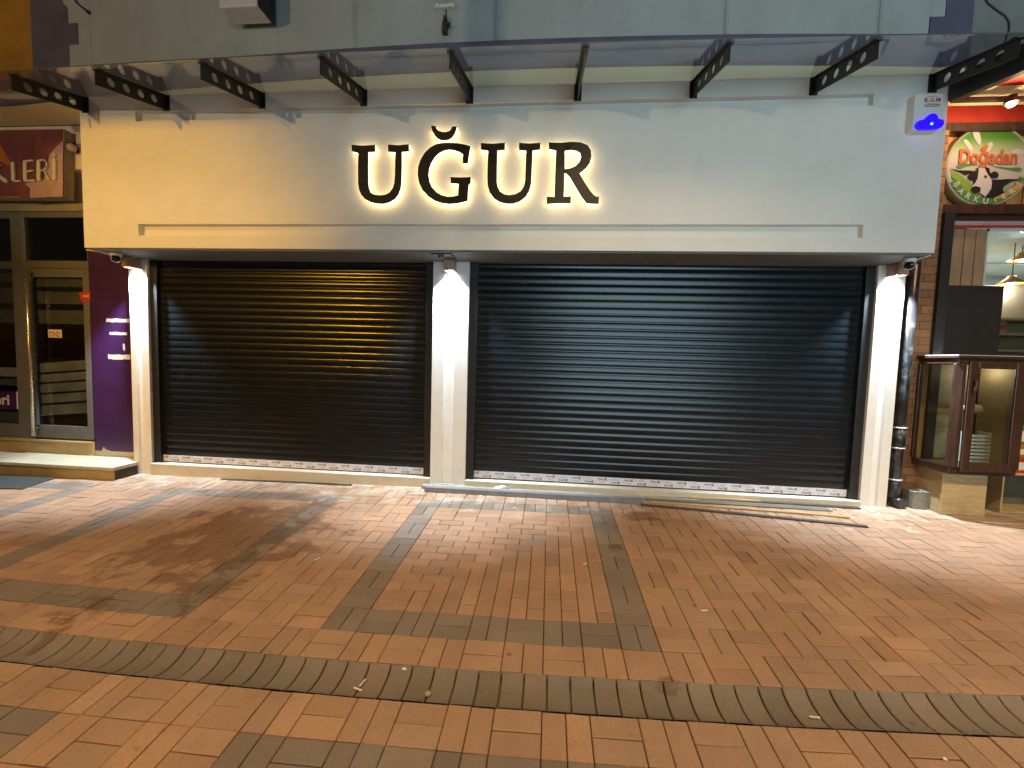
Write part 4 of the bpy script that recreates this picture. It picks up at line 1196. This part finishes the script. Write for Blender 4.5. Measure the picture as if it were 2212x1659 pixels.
for k, ch in enumerate('ŞARKÜTERİ'):
    a = R(212 + 116 * k / 8); rr = rad * .845
    px_, pz_ = cx + rr * math.cos(a), cz + rr * math.sin(a)
    vs, fs, asp = text_shape(ch, .03); h = .062 if ch not in 'ŞÜİ' else .074; ww = max(.012, min(.055, h * asp)); ro = a + math.pi / 2
    out = []
    for (u, v) in vs:
        lx, lz = (u - .5) * ww, (v - .5) * h
        out.append((px_ + lx * math.cos(ro) - lz * math.sin(ro), 4.8262, pz_ + lx * math.sin(ro) + lz * math.cos(ro)))
    f.add(out, fs, MI['w'])
f.build('artwork', [M['s_green'], M['s_lime'], M['s_white'], M['s_black'], M['s_orange'], M['s_tan']], rs)

# awning with its lamps
aw = thing('red_awning', (4.6, 4.9, 4.1), 'red fabric awning with a heavy black side arm over the delicatessen', 'awning')
f = MB(); f.add([(3.70, 4.90, 4.36), (9, 4.90, 4.36), (9, 3.0, 3.93), (3.70, 3.0, 3.93), (3.70, 4.90, 4.375), (9, 4.90, 4.375), (9, 3.0, 3.945), (3.70, 3.0, 3.945)],
               [(0, 1, 2, 3), (7, 6, 5, 4), (0, 4, 5, 1), (1, 5, 6, 2), (2, 6, 7, 3), (3, 7, 4, 0)]); f.build('fabric', M['red_fabric'], aw)
f = MB(); f.beam((3.655, 4.19, 3.985), (3.655, 3.0, 3.72), .085, .215); f.build('side_arm', M['black_metal'], aw, bevel=.006)
f = MB(); f.box(3.71, 9, 4.80, 4.925, 4.05, 4.135); f.build('rear_rail', M['dark_wood'], aw)
f = MB(); f.box(3.71, 9, 4.82, 4.925, 4.1355, 4.338); f.build('valance', M['red_fabric'], aw)
tl = thing('awning_spotlight', (4.35, 4.35, 4.15), 'small lit spotlight on a black bar under the red awning', 'spotlight')
f = MB(); f.box(3.86, 6.6, 4.42, 4.455, 4.13, 4.165); f.build('bar', M['black_metal'], tl)
q = at((3600 + 1280 * .30147) / 1.8228, 1355 * .30147 / 1.8228, 4.36)
f = MB(); f.lathe([(.035, .07), (.05, .02), (.052, 0), (.046, 0), (.03, .06)], (q.x, 4.37, q.z + .01), 18); f.build('lamp_shade', M['black_metal'], tl)
f = MB(); f.lathe([(.034 * math.sin(a * math.pi / 8), -.030 * math.cos(a * math.pi / 8)) for a in range(9)], (q.x, 4.37, q.z + .005), 14); f.build('bulb', M['bulb_warm'], tl)
f = MB(); f.tube([(q.x, 4.37, q.z + .07), (q.x, 4.437, 4.14)], .008, 6); f.build('stem', M['black_metal'], tl)
lamp('awning_bulb_light', 'POINT', (q.x, 4.35, q.z - .05), 20, (1.0, .72, .42), .04, parent=tl)

# black downpipe
dp = thing('downpipe', (3.90, 4.66, 0), 'black plastic downpipe with pale joint rings beside the white pillar', 'pipe')
f = MB(); xb, xt = 3.862, 3.905
def pxx(z): return 3.850 + (z - .9) * .006
f.tube([(pxx(.10), 4.69, .10), (pxx(2.62), 4.69, 2.62)], .054, 20)
f.tube([(pxx(2.62), 4.69, 2.62), (pxx(3.0), 4.69, 3.0), (pxx(3.9), 4.69, 3.95)], .054, 20); f.build('pipe', M['pipe'], dp)
for z0, z1 in ((.11, .30), (.66, .87)):
    f = MB(); f.lathe([(.054, z0), (.0625, z0 + .004), (.0625, z1 - .004), (.054, z1)], (pxx(z0), 4.69, 0), 24); f.build('socket', M['pipe'], dp)
for z in (.305, .655, .875):
    f = MB(); f.lathe([(.056, z), (.067, z + .002), (.067, z + .014), (.056, z + .016)], (pxx(z), 4.69, 0), 24); f.build('joint_ring', M['pipe_ring'], dp)
f = MB(); f.tube([(pxx(.1), 4.69, .13), (pxx(.1), 4.685, .095), (pxx(.1) + .012, 4.655, .075), (pxx(.1) + .03, 4.59, .070)], .058, 20); f.build('elbow', M['pipe'], dp)
f = MB(); f.box(3.80, 3.92, 4.745, 4.779, 1.90, 1.93); f.tube([(pxx(1.915) + .058 * math.cos(a), 4.69 + .058 * math.sin(a), 1.915) for a in [math.pi * k / 8 for k in range(-1, 10)]], .005, 6); f.build('clamp', M['pipe'], dp)

# cinder block
f = MB(); x0, x1, y0, y1 = 3.975, 4.285, 4.605, 4.735; zb, zt_ = gz(4.1) + .003, gz(4.1) + .190
o1 = [(x0, y0), (x1, y0), (x1, y1), (x0, y1)]; h1 = [(x0 + .03, y0 + .03), (x0 + .14, y0 + .03), (x0 + .14, y1 - .03), (x0 + .03, y1 - .03)]; h2 = [(x1 - .14, y0 + .03), (x1 - .03, y0 + .03), (x1 - .03, y1 - .03), (x1 - .14, y1 - .03)]
f.prism([o1, h1, h2], zb, zt_, plane='xy')
tag(f.build('cinder_block', M['cinder'], bevel=.006), 'grey hollow concrete block between the downpipe and a plywood board', 'block')

# plywood supports
ply = thing('plywood_box', (4.35, 4.5, gz(4.35)), 'closed plywood box standing under the corner of the dark cabinet', 'box')
zb = gz(4.35) + .003
f = MB(); f.box(4.137, 4.562, 4.475, 4.493, zb, .468); f.build('front_board', M['plywood'], ply, bevel=.002)
for xx in (4.155, 4.53):
    f = MB(); f.box(xx, xx + .018, 4.4935, 4.80, zb, .462); f.build('side_board', M['plywood'], ply)
p2 = thing('plywood_box', (5.1, 4.7, gz(5.1)), 'open fronted plywood box beside the closed one under the cabinet', 'box')
zb = gz(5) + .003; zt_ = .455
for xx in (4.835, 5.40):
    f = MB(); f.box(xx, xx + .018, 4.60, 4.90, zb, zt_); f.build('side_board', M['plywood'], p2, bevel=.002)
for zz in (zb, zt_ - .018):
    f = MB(); f.box(4.8535, 5.3995, 4.60, 4.8795, zz, zz + .018); f.build('end_board', M['plywood'], p2, bevel=.002)
f = MB(); f.box(4.8535, 5.3995, 4.88, 4.90, zb + .0185, zt_ - .0185); f.build('back_board', M['chip_dark'], p2)

# display cabinet
cab = thing('display_cabinet', (4.5, 4.6, .47), 'dark brown glazed display cabinet standing on plywood boxes', 'cabinet')
zb, zt_ = .472, 1.668
X0, X1, Y0, Y1 = 4.060, 4.700, 4.345, 4.80
f = MB()
f.box(X0 + .02, X1, Y0 + .02, Y1, zb, zb + .075); f.box(X0 - .015, X1 + .02, Y0 - .015, Y1, zt_ - .028, zt_); f.box(X0 + .01, X1, Y0 + .01, Y1, zt_ - .085, zt_ - .0285)
# bevelled corner post and rear posts
f.prism([[(X0, Y0 + .050), (X0 + .012, Y0 + .030), (X0 + .050, Y0), (X0 + .085, Y0), (X0 + .085, Y0 + .03), (X0 + .04, Y0 + .050)]], zb + .0755, zt_ - .0855, plane='xy')
f.box(X0, X0 + .04, Y1 - .05, Y1, zb + .0755, zt_ - .0855); f.box(X1 - .04, X1, Y1 - .05, Y1, zb + .0755, zt_ - .0855); f.box(X1 - .044, X1, Y0, Y0 + .04, zb + .0755, zt_ - .0855)
for (xa, xc) in ((X0 + .14, X0 + .185), (X0 + .38, X0 + .425)):
    f.lathe([(.014, zb - .010), (.018, zb - .001)], ((xa + xc) / 2, Y0 + .10, 0), 10)
f.build('carcass', M['dark_wood'], cab, bevel=.005)
DX0, DX1, DZ0, DZ1 = X0 + .088, X1 - .045, zb + .045, zt_ - .062
f = MB()
for (a, b_, c, d) in ((DX0, DX0 + .082, DZ0, DZ1), (DX1 - .082, DX1, DZ0, DZ1), (DX0 + .0825, DX1 - .0825, DZ0, DZ0 + .085), (DX0 + .0825, DX1 - .0825, DZ1 - .065, DZ1)):
    f.box(a, b_, Y0 - .022, Y0 - .001, c, d)
dr = f.build('door', M['dark_wood'], cab, bevel=.006)
f = MB(); f.box(DX0 + .083, DX1 - .083, Y0 - .012, Y0 - .008, DZ0 + .086, DZ1 - .066); f.build('pane', M['cab_glass'], dr)
f = MB(); f.tube([(DX0 + .045, Y0 - .03, 1.42), (DX0 + .05, Y0 - .045, 1.40), (DX0 + .05, Y0 - .045, 1.33), (DX0 + .045, Y0 - .03, 1.31)], .012, 8); f.build('handle', M['dark_wood'], dr)
f = MB(); f.box(X0 + .006, X0 + .010, Y0 + .051, Y1 - .051, zb + .076, zt_ - .086); f.build('side_pane', M['cab_glass'], cab)
f = MB(); f.box(X0 + .05, X1 - .05, Y0 + .04, Y1 - .02, 1.062, 1.074); f.build('shelf', M['cab_glass'], cab)
f = MB(); f.box(X0 - .012, X1 + .017, Y0 - .012, Y1 - .003, zt_ + .0005, zt_ + .005); f.build('top_cover', M['white_plastic'], cab)
f = MB(); f.box(X0 + .02, X1 - .05, Y1 - .03, Y1 - .02, zb + .08, zt_ - .09); f.build('back_panel', M['shelf_wood'], cab)
f = MB(); f.box(X1 - .035, X1 - .020, Y0 + .041, Y1 - .051, zb + .0755, zt_ - .0855); f.build('end_panel', M['shelf_wood'], cab)
lamp('cabinet_spill', 'POINT', (4.55, 4.60, 1.52), 1.8, (1, .92, .66), .05, parent=cab)
f = MB()
f.tube([(4.26, 4.52, 1.115), (4.30, 4.52, 1.125), (4.38, 4.53, 1.13), (4.46, 4.53, 1.125), (4.50, 4.53, 1.11)], [.012, .045, .055, .045, .012], 14)
tag(f.build('bread_loaf', M['plank_tan']), 'brown bread loaf on the glass shelf of the dark cabinet', 'bread')
f = MB()
for k in range(8): f.box(4.43, 4.66, 4.58, 4.60, .56 + .038 * k, .584 + .038 * k)
f.box(4.425, 4.4295, 4.58, 4.72, .553, .88); f.box(4.6605, 4.665, 4.58, 4.72, .553, .88)
tag(f.build('slatted_crate', M['white_plastic']), 'white slatted crate standing in the lower half of the dark cabinet', 'crate')

for nm, m_, z0, z1, lb in (('red', 'red', .457, .62, 'red carton at the bottom of the small pile beside the cabinet'), ('yellow', 'sign_orange', .622, .76, 'orange carton in the middle of the small pile beside the cabinet'), ('green', 's_green', .762, .95, 'green carton on top of the small pile beside the cabinet')):
    f = MB(); f.box(4.99, 5.26, 4.64, 4.84, z0, z1, 0); f.box(5.01, 5.24, 4.638, 4.6398, z0 + .03, z1 - .05, 1)
    tag(f.build('carton', [M[m_], M['cream']], bevel=.004), lb, 'carton', 'cartons piled beside the cabinet')

# ================================================================== THINGS LYING BY THE WALL
f = MB(); a = Vector((-1.335, 4.440, 0)); b_ = Vector((1.095, 4.345, 0))
d = (b_ - a).normalized(); n_ = Vector((-d.y, d.x, 0))
for (o0, o1, z0, z1) in ((0, .005, .002, .055), (.0055, .075, .050, .055)):
    vs = []
    for p in (a, b_):
        for o in (o0, o1):
            for z in (z0, z1):
                q = p + n_ * o; vs.append((q.x, q.y, gz(q.x) + z))
    f.add(vs, [(0, 1, 3, 2), (4, 6, 7, 5), (0, 4, 5, 1), (2, 3, 7, 6), (0, 2, 6, 4), (1, 5, 7, 3)])
vs = []
for p in (a, b_):
    for o in (.070, .075):
        for z in (.002, .0495):
            q = p + n_ * o; vs.append((q.x, q.y, gz(q.x) + z))
f.add(vs, [(0, 1, 3, 2), (4, 6, 7, 5), (0, 4, 5, 1), (2, 3, 7, 6), (0, 2, 6, 4), (1, 5, 7, 3)])
tag(f.build('metal_profile', M['strip_metal']), 'long bluish metal profile lying along the foot of the shop sill', 'metal strip')
def lath(p0, p1, wd, th, m, label, z0=.001, z1=None):
    f = MB(); p0 = gpt(*p0); p1 = gpt(*p1)
    d = (p1 - p0); d.z = 0; s = Vector((-d.y, d.x, 0)).normalized() * wd / 2
    z1 = z0 if z1 is None else z1
    vs = []
    N = 6
    for t in range(N + 1):
        q = p0.lerp(p1, t / N); zz = gz(q.x) + z0 + (z1 - z0) * t / N; bw = math.sin(math.pi * t / N) * .012
        sh_ = s.normalized() * bw
        vs += [(q.x + sh_.x - s.x, q.y + sh_.y - s.y, zz), (q.x + sh_.x + s.x, q.y + sh_.y + s.y, zz), (q.x + sh_.x + s.x, q.y + sh_.y + s.y, zz + th), (q.x + sh_.x - s.x, q.y + sh_.y - s.y, zz + th)]
    fs = [(0, 3, 2, 1), (4 * N, 4 * N + 1, 4 * N + 2, 4 * N + 3)]
    for t in range(N):
        for k in range(4): fs.append((4 * t + k, 4 * t + (k + 1) % 4, 4 * t + 4 + (k + 1) % 4, 4 * t + 4 + k))
    f.add(vs, fs)
    tag(f.build('wood_lath', m, bevel=.002), label, 'lath', 'strips of wood by the right shutter')
lath((1385, 1092), (1873, 1139), .045, .016, M['lath_dark'], 'dark brown wood strip lying farthest out from the right shutter')
lath((1400, 1086), (1833, 1119), .040, .018, M['lath_tan'], 'long tan wood strip behind the outermost dark strip')
lath((1392, 1078), (1792, 1102), .11, .012, M['lath_grey'], 'wide weathered grey board under the wood strips')
lath((1490, 1079), (1642, 1087), .035, .016, M['lath_tan'], 'short tan wood strip lying on the wide grey board', .0145)
lath((1330, 1069), (1856, 1099), .05, .016, M['lath_dark'], 'dark wood strip lying tight against the shop sill')
lath((478, 1036), (760, 1049), .035, .012, M['lath_dark'], 'thin dark wood strip at the foot of the left sill')

# cigarette ends, pebble, paper scraps
def butt(u, v, ang, label, L=.030, mfilter=True):
    p = gpt(u, v); z = gz(p.x) + (-.024 if 1.70 < p.y < 1.84 else .006)
    d = Vector((math.cos(ang), math.sin(ang), 0)) * L
    t = thing('cigarette_butt', (p.x, p.y, z), label, 'cigarette end', 'cigarette ends on the paving')
    f = MB(); f.tube([Vector((p.x, p.y, z)) - d * .5, Vector((p.x, p.y, z)) + d * .5], .0042, 10); f.build('paper', M['butt'], t)
    if mfilter:
        f = MB(); f.tube([Vector((p.x, p.y, z)) + d * .505, Vector((p.x, p.y, z)) + d * 1.0], .0042, 10); f.build('filter', M['butt'], t)
butt(781, 1467, 1.35, 'upright white cigarette end in the gutter left of the pebble')
butt(770, 1477, -.25, 'slanting white cigarette end in the gutter touching a joint')
butt(1756, 1538, .0, 'white cigarette end in the gutter towards the right')
butt(684, 1210, 1.1, 'white cigarette end on red paving left of the middle panel')
butt(1263, 1220, .9, 'white cigarette end inside the middle paved panel')
butt(1518, 1321, .15, 'pale cigarette end on the red paving right of the middle panel')
p = gpt(925, 1488); f = MB(); zz = gz(p.x) - .032 + .008
f.lathe([(.0165 * math.sin(a * math.pi / 8) * (1 + .08 * math.sin(3 * a)), -.011 * math.cos(a * math.pi / 8)) for a in range(9)], (p.x, p.y, zz), 16)
tag(f.build('pebble', M['pebble']), 'small round tan pebble lying in the gutter', 'pebble')
def scrap(u, v, s, label):
    p = gpt(u, v); f = MB(); n = 7; z = gz(p.x) + .002
    if 1.70 < p.y < 1.86: z -= .012
    vs = [(p.x, p.y, z + s * .5)]
    for k in range(n):
        a = 2 * math.pi * k / n; r_ = s * random.uniform(.5, 1.2); vs.append((p.x + r_ * math.cos(a), p.y + r_ * .7 * math.sin(a), z + random.uniform(0, s * .35)))
    vs += [(x, y, z - .0015) for x, y, _ in vs[1:]]
    fs = [(0, 1 + k, 1 + (k + 1) % n) for k in range(n)] + [(1 + k, 1 + n + k, 1 + n + (k + 1) % n, 1 + (k + 1) % n) for k in range(n)] + [tuple(1 + n + k for k in reversed(range(n)))]
    f.add(vs, fs)
    tag(f.build('paper_scrap', M['butt']), label, 'paper scrap', 'white scraps on the paving')
scrap(873, 1441, .012, 'tiny white paper scrap at the gutter edge above the pebble')
scrap(1037, 1072, .016, 'white scrap on the paving just before the metal profile')
scrap(1112, 1097, .013, 'white scrap on the far grey border of the middle panel')
scrap(1530, 1122, .014, 'white scrap in front of the wood strips')
scrap(1590, 1089, .013, 'white scrap resting between the wood strips')
scrap(1965, 1141, .014, 'curled white scrap on the paving before the cinder block')
scrap(2040, 1640, .012, 'pale scrap near the lower right corner of the paving')
# crumpled clear tape stuck on the sill
f = MB(); c = at(1085, 1052, 4.59)
vs = []
for k in range(12):
    a = 2 * math.pi * k / 12; vs.append((c.x + .11 * math.cos(a) * random.uniform(.6, 1.1), 4.592 + random.uniform(-.03, .004), c.z - .01 + .035 * math.sin(a) * random.uniform(.6, 1.2)))
vs.append((c.x, 4.565, c.z))
f.add(vs, [(12, k, (k + 1) % 12) for k in range(12)])
tag(f.build('crumpled_tape', M['film']), 'crumpled strip of pale tape stuck to the sill beside the middle pillar', 'tape')
